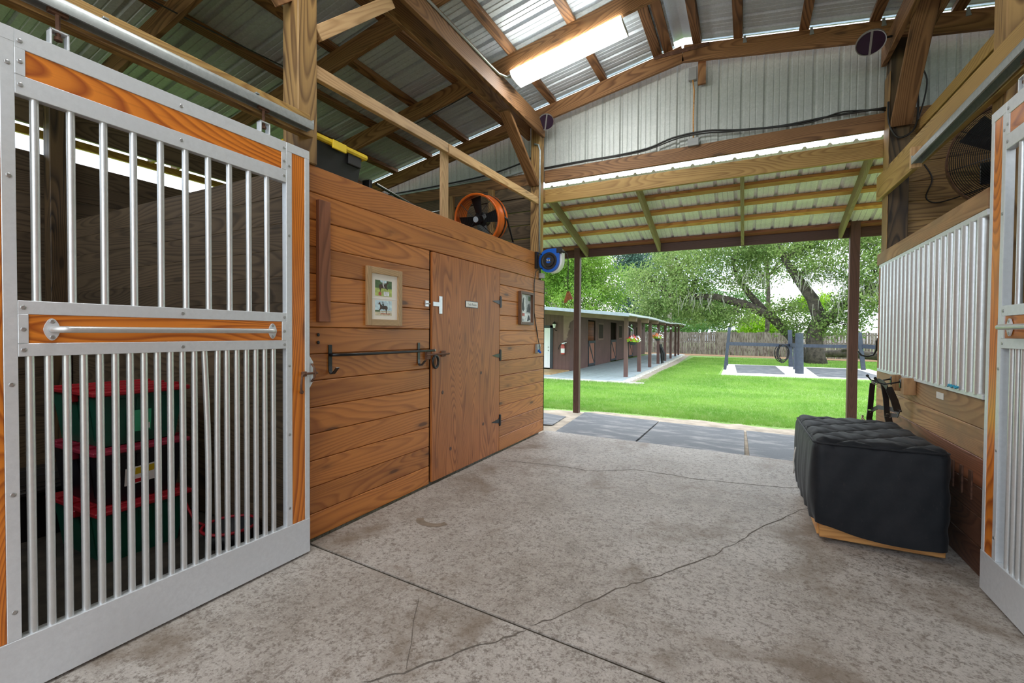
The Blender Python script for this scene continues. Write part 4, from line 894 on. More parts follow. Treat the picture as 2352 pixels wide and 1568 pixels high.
# ------------------------------------------------------------ covered trunk by the right wall
tr = empty('covered_trunk', (.735, 4.08, 0), 'trunk under a black quilted cover on a wooden pallet base', 'covered trunk')
def cover_mesh():
    nx = 46; h = np.array([.340, .585, .285]); r = .055; vs = []; fs = []
    def face(ax, sg, n1, n2):
        base = len(vs); a, b = [(1, 2), (0, 2), (0, 1)][ax]
        for i in range(n1+1):
            for j in range(n2+1):
                p = np.zeros(3); p[ax] = sg*h[ax]; p[a] = -h[a]+2*h[a]*i/n1; p[b] = -h[b]+2*h[b]*j/n2; vs.append(p)
        for i in range(n1):
            for j in range(n2):
                q = (base+i*(n2+1)+j, base+(i+1)*(n2+1)+j, base+(i+1)*(n2+1)+j+1, base+i*(n2+1)+j+1); fs.append(q)
    face(2, 1, 90, 150); face(0, 1, 120, 50); face(0, -1, 120, 50); face(1, 1, 60, 50); face(1, -1, 60, 50)
    P = np.array(vs); q = np.clip(P, -(h-r), h-r); q[:, 2] = np.clip(P[:, 2], -h[2], h[2]-r)
    d = P-q; ln = np.linalg.norm(d, axis=1, keepdims=True); ln[ln < 1e-9] = 1; N = d/ln; out = q+N*r
    x, y, z = P[:, 0], P[:, 1], P[:, 2]
    top = np.clip(N[:, 2], 0, 1); side = 1-top
    # quilting on top: padded diamonds between stitched seams
    u = (x/.34+1)/2; v = (y/.585+1)/2
    s1 = np.abs(np.sin(math.pi*(v*3.7+u*2.1))); s2 = np.abs(np.sin(math.pi*(v*3.7-u*2.1+.35)))
    pad = np.minimum(s1**.38, s2**.38); wr = np.sin(x*55+np.sin(y*14)*2.2)*np.sin(y*9+1)*.5+np.sin(x*90+y*22)*.25
    dz = top*(pad*.030+wr*.006*pad)
    out[:, 2] += dz
    # drape folds down the sides, strong on the aisle-facing side, plus belly
    fall = np.clip((.30-z)/.6, 0, 1)
    left = np.clip(-N[:, 0], 0, 1); fr = np.clip(-N[:, 1], 0, 1)
    fold = np.sin(y*26+np.sin(z*5+1.3)*1.8)+.6*np.sin(y*47+z*9)
    out[:, 0] -= left*(fold*.008*fall+.012*np.sin(math.pi*fall)-.03*np.clip(-z-.1, 0, 1)*2)
    out[:, 1] -= fr*(.022*np.sin(math.pi*np.clip((z+.3)/.6, 0, 1))+.0015*np.sin(x*19+z*6)+.001*np.sin(x*41-z*23))
    rt = np.clip(N[:, 0], 0, 1); out[:, 0] += rt*(.003*np.sin(z*23+y*7)+.003*np.sin(z*51))
    # seam along the top edge
    e = np.exp(-((np.abs(x)-.325)/.010)**2)+np.exp(-((np.abs(y)-.572)/.010)**2); out[:, 2] += .004*np.clip(e, 0, 1)*(z > .2)
    # hem: higher at the left front, sagging toward the right
    hem = np.clip((-.18-z)/.12, 0, 1); out[:, 2] += hem*(.05*np.exp(-((x+.34)/.20)**2)*np.exp(-((y+.585)/.5)**2) - .012*np.sin(x*7+.8) + .004*np.sin(y*20))
    out[:, 2] += (.02*y/.585*-1)*(z > 0)*.6
    return out, fs
V, Fc = cover_mesh(); V = V+np.array([.735, 4.075, .367])
b = MB(); b.v = [tuple(p) for p in V]; b.f = Fc
def clothmat():
    s = NT('black_nylon_cover'); v = s.coords(); a = s.noise(v, 5, 5, .65); f = s.noise(s.coords((30, 30, 6)), 3, 4, .7)
    c = s.mix(s.ramp(a, ((.4, (0, 0, 0)), (.7, (1, 1, 1)))), (.006, .008, .011), (.014, .015, .018))
    c = s.mix(s.ramp(f, ((.62, (0, 0, 0)), (.75, (.5, .5, .5)))), c, (.045, .040, .036))
    s.bump(s.noise(v, 60, 3), .12, .004); s.b.inputs['Sheen Weight'].default_value = .06
    return s.fin(c, .6, spec=.25)
M['cloth'] = clothmat()
cv = obj('quilted_cover', b, 'cloth', tr, True)
obj('tie_cord', MB().tube([(.378, 4.42, .42), (.370, 4.42, .36), (.366, 4.43, .30), (.370, 4.415, .25), (.366, 4.425, .20)], .006, 6), 'tape', cv, True)
cyl_pts = [(.735+sx*.334, 4.075+sy*.579, .367+.277-.012*sy) for sx, sy in ((-.9, -1), (-.45, -1.005), (0, -1.01), (.45, -1.005), (.9, -1), (1, -.93), (1, -.4), (1, .4), (1, .93), (.9, 1), (-.9, 1), (-1, .93), (-1.005, .4), (-1.005, -.4), (-1, -.93))]
obj('piping', MB().tube(cyl_pts, .007, 6, closed=True), 'cloth', cv, True)
bb('pallet_board', .445, 1.07, 3.555, 3.59, .03, .125, 'palletwood', tr, 0); bb('pallet_board', .435, .47, 3.60, 4.55, .03, .125, 'palletwood', tr, 1)
bb('pallet_skid', .52, 1.06, 3.62, 3.70, 0, .03, 'dark', tr, 0); bb('pallet_skid', .52, 1.06, 4.40, 4.50, 0, .03, 'dark', tr, 0)

# wooden blocks, hook and halter on the right wall
hb = empty('hook_rack', (1.15, 4.7, .88), 'two wooden blocks with black tack hooks on the right stall wall', 'hook rack')
for y in (4.62, 4.94): bb('block', 1.105, 1.18, y-.045, y+.045, .885, 1.015, 'tan', hb, 2)
for y in (4.66, 4.93): obj('tack_hook', MB().tube([(1.105, y, .98), (1.05, y, .965), (1.0, y, .955), (.965, y, .965), (.945, y, .995)], .006, 8).ball((.942, y, 1.0), .012).cbox(1.10, 1.106, y-.02, y+.02, .93, 1.0, .002), 'blackmetal', hb, True)
ha = empty('halter', (1.02, 4.85, .58), 'dark leather halter with brass rings hanging from the hook', 'halter')
cy = 4.86
obj('crown_strap', MB().ribbon([(1.03, cy-.16, .925), (1.02, cy-.08, .955), (1.01, cy, .965), (1.0, cy+.08, .955), (.985, cy+.12, .93)], (0, .2, 1), 0.039, .006), 'leather', ha)
obj('cheek_strap', MB().ribbon([(.985, cy+.10, .935), (.98, cy+.11, .82), (.978, cy+.13, .70)], (1, .3, 0), 0.042, .006), 'leather', ha)
obj('cheek_strap', MB().ribbon([(1.03, cy-.04, .945), (1.045, cy-.06, .82), (1.05, cy-.08, .68)], (1, .3, 0), 0.042, .006), 'leather', ha)
obj('throat_strap', MB().ribbon([(1.06, cy-.05, .92), (1.09, cy-.10, .82), (1.10, cy-.16, .735)], (1, .3, 0), 0.058, .006), 'leather', ha)
obj('nose_band', MB().ribbon([(.985, cy+.13, .69), (1.01, cy+.03, .735), (1.06, cy-.08, .745), (1.11, cy-.18, .735), (1.10, cy-.15, .70), (1.06, cy-.08, .69)], (0, .2, 1), 0.034, .006), 'leather', ha)
obj('lead_strap', MB().ribbon([(.98, cy+.13, .69), (.975, cy+.14, .62), (.985, cy+.14, .55)], (1, .3, 0), 0.046, .008), 'leather', ha)
obj('lead_strap', MB().ribbon([(1.055, cy-.08, .68), (1.065, cy-.09, .62), (1.06, cy-.10, .54)], (1, .3, 0), 0.052, .008), 'leather', ha)
for p in ((.98, cy+.13, .695), (1.052, cy-.08, .68), (1.0, cy+.08, .945)): obj('ring', MB().tube([(p[0]+.02*math.cos(t), p[1], p[2]+.02*math.sin(t)) for t in [2*math.pi*k/14 for k in range(14)]], .004, 6, closed=True), 'brass', ha, True)
obj('snap_hook', MB().tube([(.98, cy+.14, .60), (.95, cy+.16, .59), (.93, cy+.17, .61), (.935, cy+.18, .635)], .010, 8), 'brass', ha, True)
jh = obj('bucket_hook', MB().tube([(1.195, 5.80, 1.33), (1.185, 5.83, 1.29), (1.185, 5.84, 1.20), (1.17, 5.87, 1.15), (1.13, 5.90, 1.13), (1.08, 5.93, 1.14), (1.05, 5.94, 1.18)], .010, 8), 'blackmetal', None, True); tag(jh, 'black curved hook on the end of the right wall', 'hook')

# ------------------------------------------------------------ outside: long barn
bn = empty('shed_row_barn', (-6.0, 28, -.4), 'low brown shed-row barn with a silver roof and porch posts', 'barn')
xw = lambda Y: -7.24-.033*(Y-19.9)
xp = lambda Y: -4.28-.037*(Y-18.3)
xsl = lambda Y: -3.70-.038*(Y-16.35)
zr = lambda x: 2.10+.092*(-3.84-x)
Y0, Y1 = 19.9, 41.0; zg = -.40
# gable-end siding boards
k = 0; x = -12.0
for k in range(24):
    xa = -12.0+k*.1985
    if -9.12 < xa < -8.30: bb('siding_board', xa, xa+.195, Y0, Y0+.03, 1.70, zr(xa)-.10, 'barnwall', bn, 2)
    else: bb('siding_board', xa, xa+.195, Y0, Y0+.03, zg, zr(xa)-.10, 'barnwall', bn, 2)
op = [(22.9, 24.35), (28.0, 29.6), (33.6, 35.4)]; cur = Y0
def wallseg(ya, yb, za, zb_, mat='barnwall', dx=0, name='wall_panel', th=.05):
    xa, xb = xw(ya)+dx, xw(yb)+dx
    return obj(name, MB().prism([(xa, ya, za), (xb, yb, za), (xb, yb, zb_), (xa, ya, zb_)], (-th, 0, 0)), mat, bn)
for ya, yb in op+[(Y1, Y1)]:
    wallseg(cur, ya, zg, 2.33); cur = yb
for ya, yb in op:
    wallseg(ya, yb, 2.06, 2.33)
    d = empty('dutch_door', (xw((ya+yb)/2), (ya+yb)/2, zg)); d.parent = bn; d.location = WP[d.name]-WP[bn.name]
    def seg(n, a, b, za, zb_, mat, dx, th=.03, poly=None):
        xa, xb = xw(a)+dx, xw(b)+dx
        return obj(n, MB().prism([(xa, a, za), (xb, b, za), (xb, b, zb_), (xa, a, zb_)], (-th, 0, 0)), mat, d)
    seg('door_panel', ya+.05, yb-.05, zg+.06, .95, 'barndoor', .0)
    seg('door_trim', ya+.05, ya+.17, zg+.06, .95, 'barntrim', .02); seg('door_trim', yb-.17, yb-.05, zg+.06, .95, 'barntrim', .02)
    seg('door_trim', ya+.05, yb-.05, .83, .97, 'barntrim', .024); seg('door_trim', ya+.05, yb-.05, zg+.05, zg+.17, 'barntrim', .024)
    xa, xb = xw(ya)+.018, xw(yb)+.018
    obj('door_brace', MB().prism([(xa, ya+.12, .85), (xa, ya+.26, .85), (xb, yb-.12, zg+.15), (xb, yb-.26, zg+.15)], (-.02, 0, 0)), 'barntrim', d)
    for j in range(9): seg('stall_board', ya-.3, yb+.3, .45+.19*j, .45+.19*j+.18, 'dooroak' if ya == 28.0 else 'browndk', -1.6, .03)
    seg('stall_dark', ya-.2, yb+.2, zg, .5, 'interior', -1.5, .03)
for ya, yb in ((25.0, 26.0), (30.3, 31.2), (36.5, 37.6)):
    f = wallseg(ya-.1, yb+.1, 1.0, 1.95, 'barnbeam', .02, 'window_frame', .03); xa = xw((ya+yb)/2)
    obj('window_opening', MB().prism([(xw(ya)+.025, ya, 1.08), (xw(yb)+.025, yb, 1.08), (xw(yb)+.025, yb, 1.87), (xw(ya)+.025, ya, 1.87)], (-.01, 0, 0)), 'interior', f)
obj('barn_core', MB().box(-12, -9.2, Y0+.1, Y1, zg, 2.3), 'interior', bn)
wd_ = empty('house_door', (-8.65, Y0, -.3)); wd_.parent = bn; wd_.location = WP[wd_.name]-WP[bn.name]
obj('door_leaf', MB().cbox(-9.08, -8.22, Y0-.03, Y0+.03, -.28, 1.60, .005), 'doorwhite', wd_)
for (xa, xb) in ((-8.98, -8.70), (-8.60, -8.32)):
    for (za, zb_) in ((-.15, .45), (.58, 1.45)): obj('door_panel', MB().cbox(xa, xb, Y0-.036, Y0-.028, za, zb_, .004), 'doorwhite', wd_)
obj('door_frame', MB().cbox(-8.22, -8.08, Y0-.045, Y0+.03, -.3, 1.72, .004).cbox(-9.2, -8.08, Y0-.045, Y0+.03, 1.60, 1.72, .004), 'barntrim', wd_)
for z in (.70, .54): obj('door_knob', MB().ball((-8.30, Y0-.06, z), .03), 'steel', wd_, True)
# porch posts and rafters
PY = [18.3, 21.4, 24.65, 27.95, 31.4, 34.75, 38.2, 40.8]
for i, Y in enumerate(PY):
    x = xp(Y); bb('porch_post', x-.075, x+.075, Y-.075, Y+.075, zg-.02, 1.98, 'barnwall', bn, 2)
    board('porch_rafter', (-7.9 if i else -8.1, Y, zr(-7.9)-.155), (xp(Y)+.42, Y, zr(xp(Y)+.42)-.155), .09, .21, 'barnbeam', bn)
cor = [(-7.22, 2.15), (-6.70, 2.13), (-6.78, 1.95), (-6.95, 1.82), (-7.0, 1.62), (-6.93, 1.55), (-7.02, 1.45), (-7.06, 1.25), (-7.02, 1.2), (-7.10, 1.12), (-7.10, 1.05), (-7.22, 1.02)]
obj('corbel', MB().prism([(x, 19.0, z) for x, z in cor], (0, .09, 0)), 'barnbeam', bn)
mb = MB(); ysr = [16.45, 18.3, 20, 22, 24, 26, 28, 30, 32, 34, 36, 38, 40, 41.6]
wob = [0, 0, .01, .02, .0, -.03, -.06, -.07, -.05, -.02, .02, .03, .01, 0]
for Y, w in zip(ysr, wob):
    e = xp(Y)+.50
    for x_, zz in ((-12.6, zr(-9.8)), (-9.8, zr(-9.8)), (e, zr(e)+w), (e, zr(e)+w-.075), (-9.8, zr(-9.8)-.075), (-12.6, zr(-9.8)-.075)): mb.v.append((x_, Y, zz))
for j in range(len(ysr)-1):
    for i in range(6): mb.f.append((j*6+i, j*6+(i+1) % 6, (j+1)*6+(i+1) % 6, (j+1)*6+i))
mb.f += [tuple(range(6)), tuple(range(len(mb.v)-1, len(mb.v)-7, -1))]
obj('roof', mb, 'barnroof', bn); 
mb = MB().prism([(-12.6, 16.42, zr(-9.8)-.12), (-9.8, 16.42, zr(-9.8)-.12), (-3.75, 16.42, zr(-3.75)-.12), (-3.75, 16.42, zr(-3.75)-.005), (-9.8, 16.42, zr(-9.8)-.005), (-12.6, 16.42, zr(-9.8)-.005)], (0, .04, 0)); obj('roof_fascia', mb, 'barnfascia', bn)
# paved porch slab, kerb stones, wooden deck
ps = empty('porch_paving', (-5.5, 28, -.42), 'pale blue-grey paved porch of the shed-row barn', 'paving', kind='structure')
Yp = 16.45; r_ = 0
while Yp < 41:
    dY = .62 if Yp < 26 else (1.25 if Yp < 34 else 2.6)
    nx = 6 if Yp < 26 else 4
    for q in range(nx):
        xl = -7.5; xr = xsl(Yp)-.28; a, c = xl+(xr-xl)*q/nx, xl+(xr-xl)*(q+1)/nx; sh = .25 if r_ % 2 else 0
        obj('paver', MB().prism([(a+.008, Yp+.008, gz(Yp)-.01), (c-.008, Yp+.008, gz(Yp)-.01), (c-.008, Yp+dY-.008, gz(Yp)-.01), (a+.008, Yp+dY-.008, gz(Yp)-.01)], (0, 0, .03+random.uniform(0, .006))), 'paver', ps)
    Yp += dY; r_ += 1
Yp = 16.3
while Yp < 41.2:
    L = random.uniform(.75, 1.05); x = xsl(Yp); obj('kerb_stone', MB().cbox(x-.26, x-.02+random.uniform(-.02, .02), Yp+.015, Yp+L-.015, gz(Yp)-.03, gz(Yp)+random.uniform(.035, .06), .012), 'kerb', ps); Yp += L
x = -7.0
while x < -3.75: obj('kerb_stone', MB().cbox(x+.01, x+.62, 16.18+random.uniform(-.02, .02), 16.42, gz(16)-.03, gz(16)+random.uniform(.03, .05), .012), 'kerb', ps); x += .64
dk = empty('entry_deck', (-8, 18.6, -.4), 'small weathered wooden deck before the white door', 'deck')
for j in range(9): bb('deck_board', -9.6, -7.25, 17.55+j*.26, 17.55+j*.26+.245, -.40, -.34, 'framewood', dk, 0)
# soil edge and pine litter
mb = MB(); mb.v = []; 
for j, Y in enumerate([15.9, 17, 19, 22, 26, 30, 35, 40, 42]): mb.v += [(xsl(Y)-.1, Y, gz(Y)+.001), (xsl(Y)+.35+.2*random.random(), Y, gz(Y)+.001)]
mb.f = [(2*i, 2*i+1, 2*i+3, 2*i+2) for i in range(8)]; o = obj('soil_edge', mb, 'soil'); tag(o, 'bare soil edge along the porch kerb stones', 'soil', kind='structure')
mb = MB(); mb.v = [(-16, 41.3, -.455), (-3.6, 41.3, -.455), (10.5, 38.2, -.455), (10.5, 42, -.455), (-3.6, 45, -.455), (-16, 48, -.455)]; mb.f = [(0, 1, 4, 5), (1, 2, 3, 4)]
o = obj('needle_litter', mb, 'leaflitter'); tag(o, 'orange-brown needle litter along the foot of the fence', 'leaf litter', kind='structure')
# things at the barn
fe = empty('fire_extinguisher', (-7.55, Y0-.1, .4), 'red fire extinguisher hung on the barn end wall', 'fire extinguisher')
obj('cylinder', MB().lathe((-7.55, Y0-.11, .38), (0, 0, 1), [(.085, 0), (.09, .02), (.09, .38), (.06, .45), (.03, .47)], 16), 'redext', fe, True); obj('valve', MB().cbox(-7.60, -7.45, Y0-.15, Y0-.07, .85, .91, .01).cbox(-7.52, -7.36, Y0-.13, Y0-.09, .90, .94, .008), 'steel', fe)
obj('tank_label', MB().lathe((-7.55, Y0-.11, .45), (0, 0, 1), [(.0915, 0), (.0915, .20)], 16, False), 'glasswhite', fe, True); obj('hose', MB().tube([(-7.6, Y0-.12, .88), (-7.72, Y0-.10, .78), (-7.76, Y0-.08, .66), (-7.80, Y0-.08, .60)], .016, 6), 'black', fe, True)
ln = empty('wall_lantern', (-7.95, Y0-.1, 1.6), 'black lantern with pale glass beside the white barn door', 'lantern')
obj('glass', MB().lathe((-7.97, Y0-.14, 1.60), (0, 0, 1), [(.05, 0), (.085, .18), (.0, .19)], 6), 'lamplens', ln); obj('cap', MB().lathe((-7.97, Y0-.14, 1.78), (0, 0, 1), [(.11, 0), (.08, .05), (.02, .10), (.02, .14)], 8), 'blackmetal', ln); obj('arm', MB().tube([(-7.97, Y0-.14, 1.60), (-7.93, Y0-.12, 1.50), (-7.90, Y0, 1.48)], .018, 6), 'blackmetal', ln)
def basket(label, c, cols, rad, arm):
    c = Vector(c); b_ = empty('flower_basket', c, label, 'flower basket', 'hanging flower baskets')
    obj('pot', MB().lathe(c, (0, 0, 1), [(rad*.55, 0), (rad*.9, rad*.9), (rad*.95, rad*.95), (0, rad*.9)], 16), 'barntrim', b_, True)
    for nm, mat, cnt, dz, sz in (('leaves', 'limeleaf', 150, .1, .06), ('petals', cols[0], 90, .22, .045), ('petals', cols[1], 60, .2, .045)):
        mb = MB()
        for _ in range(cnt):
            a = random.uniform(0, 6.28); rr = rad*1.35*math.sqrt(random.random()); p = c+Vector((rr*math.cos(a)+(rad*.5 if mat == 'petalwhite' else -rad*.2 if mat.startswith('petal') else 0), rr*math.sin(a), rad*.95+random.uniform(-.05, dz)*(1.3-rr/rad*.6)))
            u = Vector((random.gauss(0, 1), random.gauss(0, 1), random.gauss(0, 1))).normalized(); w = u.orthogonal().normalized()
            mb.add([p-u*sz, p+w*sz*.6, p+u*sz, p-w*sz*.6], [(0, 1, 2, 3)])
        obj(nm, mb, mat, b_)
    obj('hanger', MB().tube([c+Vector((0, 0, rad*.9)), c+Vector((0, 0, .62))], .008, 5).tube([c+Vector((0, 0, .62)), Vector(arm)], .014, 6), 'steel', b_)
basket('hanging basket of red and white flowers on the nearest porch post', (-4.02, 18.36, .90), ('petalred', 'petalwhite'), .19, (-4.22, 18.3, 1.66))
basket('smaller hanging basket of coral flowers at the third porch post', (-4.15, 24.75, 1.0), ('petalorange', 'petalwhite'), .17, (-4.45, 24.65, 1.75))
o = obj('hanging_tack', MB().ribbon([(-4.50, 27.98, .75), (-4.46, 28.0, .3), (-4.42, 28.0, -.1), (-4.40, 28.0, -.38)], (.4, 1, 0), .22, .05).ribbon([(-4.42, 27.9, .55), (-4.30, 27.95, .2), (-4.28, 27.95, -.2)], (.4, 1, 0), .16, .05), 'black'); tag(o, 'black tack hanging on a porch post near the ground', 'tack')
fl_ = empty('flood_light', (-4.6, 31.3, 1.75), 'white twin-head flood light under the porch roof', 'light fixture')
for dx in (-.08, .12): obj('lamp_head', MB().lathe((-4.55+dx, 31.2, 1.70+dx*.3), (dx*3, -.6, -.5), [(.04, -.08), (.07, .04), (.075, .06), (0, .06)], 12), 'white', fl_, True)

# ------------------------------------------------------------ fence
fe_ = empty('plank_fence', (-2, 44, -.46), 'weathered grey vertical plank fence across the back of the lawn', 'fence')
A2, B2 = Vector((-15.0, 47.6, 0)), Vector((12.0, 41.0, 0)); Lf = (B2-A2).length; uf = (B2-A2)/Lf; ang = math.atan2(uf.y, uf.x)
pw = .19; variants = []
for q in range(5):
    hh = 2.02+.02*q; variants.append(MB().cbox(-.05, 1.0, -pw/2+.006, pw/2-.006, -.011, .011, .004))
boards = [MB().cbox(-hh/2, hh/2, -pw/2+.006, pw/2-.006, -.011, .011, .003).mesh('fence_board', 'fence') for hh in (1.98, 2.0, 2.02, 2.03, 2.05)]
k = 0
while k*pw < Lf:
    p = A2+uf*(k*pw); i = random.randrange(5); hh = (1.98, 2.0, 2.02, 2.03, 2.05)[i]
    o = bpy.data.objects.new('fence_board', boards[i]); C.objects.link(o); o.parent = fe_
    n_ = Vector((-uf.y, uf.x, 0)); x_ = Vector((random.uniform(-.008, .008), 0, 1)).normalized(); y_ = n_.cross(x_).normalized(); z_ = x_.cross(y_)
    o.rotation_euler = Matrix((x_, y_, z_)).transposed().to_euler(); o.location = Vector((p.x, p.y, -.47+hh/2))+n_*random.uniform(-.006, .006)-WP[fe_.name]; k += 1
n_ = Vector((-uf.y, uf.x, 0))*.04
for z in (.0, .7, 1.35): board('fence_rail', A2+n_+Vector((0, 0, z)), B2+n_+Vector((0, 0, z)), .04, .09, 'fence', fe_)

# ------------------------------------------------------------ wash rack
wp = obj('wash_pad', MB().prism([(-.95, 21.8, -.46), (5.6, 23.0, -.46), (5.7, 29.4, -.46), (-1.05, 29.7, -.46)], (0, 0, .065)), 'whitecon'); tag(wp, 'pale concrete wash pad on the lawn', 'concrete pad', kind='structure')
GW = 'black mats on the wash pad'
flat('wash_mat', [(-.35, 23.1, -.394), (1.55, 23.35, -.394), (1.45, 29.0, -.394), (-.55, 28.9, -.394)], .02, 'mat', 'black rubber mat on the wash pad left of the round post', 'mat', GW)
flat('wash_mat', [(2.75, 24.4, -.394), (5.05, 24.75, -.394), (5.0, 28.6, -.394), (2.85, 28.5, -.394)], .02, 'mat', 'black rubber mat on the wash pad right of the round post, far one', 'mat', GW)
flat('wash_mat', [(2.72, 22.75, -.394), (5.3, 23.15, -.394), (5.2, 24.6, -.394), (2.74, 24.25, -.394)], .02, 'mat', 'black rubber mat at the near right edge of the wash pad', 'mat', GW)
ws = empty('wash_rack', (2.2, 26.5, -.4), 'slate blue post-and-rail wash rack on the pale pad', 'wash rack')
board('post', (-.92, 24.9, -.42), (-.74, 25.0, 1.70), .13, .13, 'washpaint', ws, up=(0, 1, 0)); board('post', (-.95, 28.4, -.42), (-.95, 28.4, .85), .12, .12, 'washpaint', ws, up=(0, 1, 0))
board('post', (2.2, 29.2, -.42), (2.12, 29.2, 1.62), .20, .14, 'washpaint', ws, up=(0, 1, 0)); board('post', (2.22, 27.0, -.42), (2.20, 27.0, .72), .16, .14, 'washpaint', ws, up=(0, 1, 0))
obj('round_post', MB().tube([(2.16, 24.25, -.43), (2.15, 24.25, .3), (2.13, 24.25, 1.43)], [.175, .165, .16], 14), 'washpaint', ws, auto=40)
board('post', (5.30, 28.6, -.42), (5.10, 28.6, 1.50), .18, .14, 'washpaint', ws, up=(0, 1, 0))
board('rail', (-.85, 25.0, .90), (2.15, 29.1, .77), .06, .17, 'washpaint', ws); board('rail', (2.15, 29.2, .80), (2.14, 24.3, .88), .06, .18, 'washpaint', ws)
board('rail', (2.18, 29.15, .77), (5.2, 28.65, .77), .06, .17, 'washpaint', ws); board('rail', (5.2, 28.6, .80), (6.6, 26.2, .72), .06, .2, 'washpaint', ws)
hs = MB()
for k in range(6):
    rx, rz, ox, oy = random.uniform(.20, .36), random.uniform(.38, .52), random.uniform(-.09, .09), random.uniform(-.06, .06)
    hs.tube([(1.72+ox+rx*math.cos(t), 28.3+oy, .33-rz+.52+rz*math.sin(t)*.98-.35*0) for t in [2*math.pi*j/28 for j in range(28)]], .022, 6, closed=True)
o = obj('coiled_hose', hs, 'blackrub', None, True); tag(o, 'black coiled hose hanging on the wash rack rail', 'hose')
lg = obj('fallen_log', MB().tube([(4.5, 39.6, -.02), (5.3, 39.4, .02), (6.2, 39.2, .06), (7.2, 39.1, .0), (8.3, 38.9, -.1), (9.1, 38.8, -.16)], [.20, .25, .30, .28, .30, .27], 10).tube([(6.0, 39.1, .25), (6.6, 38.9, .42), (7.0, 38.9, .45)], [.14, .09, .03], 8), 'bark', None, True); tag(lg, 'fallen grey log lying in front of the fence', 'log')
# neighbour's house beyond the fence
hs = empty('neighbour_house', (.5, 66, -.5), 'white-roofed house just visible beyond the fence', 'house')
obj('wall', MB().box(-3.6, 4.6, 66, 74, -.5, 1.9), 'house', hs); obj('roof', MB().prism([(-4.2, 65.2, 1.9), (5.2, 65.2, 1.9), (4.0, 70, 3.4), (-3.0, 70, 3.4)], (0, .4, .1)), 'houseroof', hs)
w_ = obj('window', MB().box(-1.6, -.4, 65.95, 66.02, .9, 1.75), 'washpaint', hs); obj('pane', MB().box(-1.5, -1.04, 65.92, 65.96, .98, 1.7), 'barntrim', w_); obj('pane', MB().box(-.96, -.5, 65.92, 65.96, .98, 1.7), 'barntrim', w_)

# ------------------------------------------------------------ trees
def leaves(name, blobs, n, size, mat, parent, clump=26, sig=.38, flatten=.75):
    cen = []; w = np.array([b[3]*b[4]*b[5] for b in blobs])**.67; w /= w.sum(); nc = max(1, n//clump)
    pick = rng.choice(len(blobs), nc, p=w); B = np.array(blobs)[pick]
    d = rng.normal(size=(nc, 3)); d /= np.linalg.norm(d, axis=1, keepdims=True)
    rad = (.55+.5*rng.random((nc, 1))**.6)
    cc = B[:, :3]+d*B[:, 3:6]*rad
    P = np.repeat(cc, clump, 0)+rng.normal(size=(nc*clump, 3))*np.array([sig, sig, sig*flatten])
    m = len(P); a = rng.normal(size=(m, 3)); a /= np.linalg.norm(a, axis=1, keepdims=True); b = rng.normal(size=(m, 3)); b -= a*(a*b).sum(1, keepdims=True); b /= np.linalg.norm(b, axis=1, keepdims=True)
    s = size*(.6+.8*rng.random((m, 1))); V = np.empty((m, 4, 3)); V[:, 0] = P-a*s; V[:, 1] = P+b*s*.5; V[:, 2] = P+a*s; V[:, 3] = P-b*s*.5
    V = V.reshape(-1, 3); c0 = V.mean(0); V -= c0
    me = bpy.data.meshes.new(name); me.vertices.add(len(V)); me.vertices.foreach_set('co', V.astype(np.float32).ravel())
    me.loops.add(4*m); me.loops.foreach_set('vertex_index', np.arange(4*m, dtype=np.int32)); me.polygons.add(m)
    me.polygons.foreach_set('loop_start', np.arange(0, 4*m, 4, dtype=np.int32)); me.update(calc_edges=True); me.materials.append(M[mat])
    o = put(name, me, Vector(c0), parent); o['kind'] = 'stuff'; return o
def limb(mb, p, q, r0, r1, bend=.15, n=5, nn=8):
    p, q = Vector(p), Vector(q); L = (q-p).length; o1 = Vector((random.uniform(-1, 1), random.uniform(-1, 1), random.uniform(-.3, 1)))*bend*L
    pts = [p.lerp(q, t/n)+o1*math.sin(math.pi*t/n) for t in range(n+1)]; mb.tube(pts, [r0+(r1-r0)*t/n for t in range(n+1)], nn); return pts
def tree(name, label, base, blobs, n, size, leaf, bark, trunk_r, group, limbs=None, sig=.38, extra=None):
    t = empty(name, base, label, 'tree', group); base = Vector(base); mb = MB()
    if limbs:
        for a in limbs: mb.tube(a[0], a[1], 9)
    cz = min(b[2] for b in blobs)
    if not limbs: limb(mb, base, base+Vector((0, 0, cz-base.z)), trunk_r, trunk_r*.7, .03)
    root = base+Vector((0, 0, (cz-base.z)*.8)) if not limbs else Vector(limbs[0][0][-1])
    for b in blobs:
        src = root if not limbs else min((Vector(p) for l in limbs for p in l[0][1:]), key=lambda p: (p-Vector(b[:3])).length)
        pts = limb(mb, src, Vector(b[:3]), trunk_r*.38, trunk_r*.10)
        for _ in range(4):
            e = Vector(b[:3])+Vector((random.uniform(-1, 1)*b[3], random.uniform(-1, 1)*b[4], random.uniform(-.8, 1)*b[5]))*.9
            limb(mb, pts[random.choice((3, 4, 5))], e, trunk_r*.12, trunk_r*.03, .2, 4, 5)
    obj('trunk', mb, bark, t, True); leaves('foliage', blobs, n, size, leaf, t, sig=sig)
    if extra: extra(t)
    return t
def bl(cx, cy, cz, r, k, sp, rz=None, seed=0):
    rr = random.Random(seed); out = []
    for _ in range(k): out.append((cx+rr.uniform(-1, 1)*sp[0], cy+rr.uniform(-1, 1)*sp[1], cz+rr.uniform(-1, 1)*sp[2], r*rr.uniform(.7, 1.3), r*rr.uniform(.7, 1.3), (rz or r*.7)*rr.uniform(.7, 1.2)))
    return out
GT = 'trees behind the lawn'
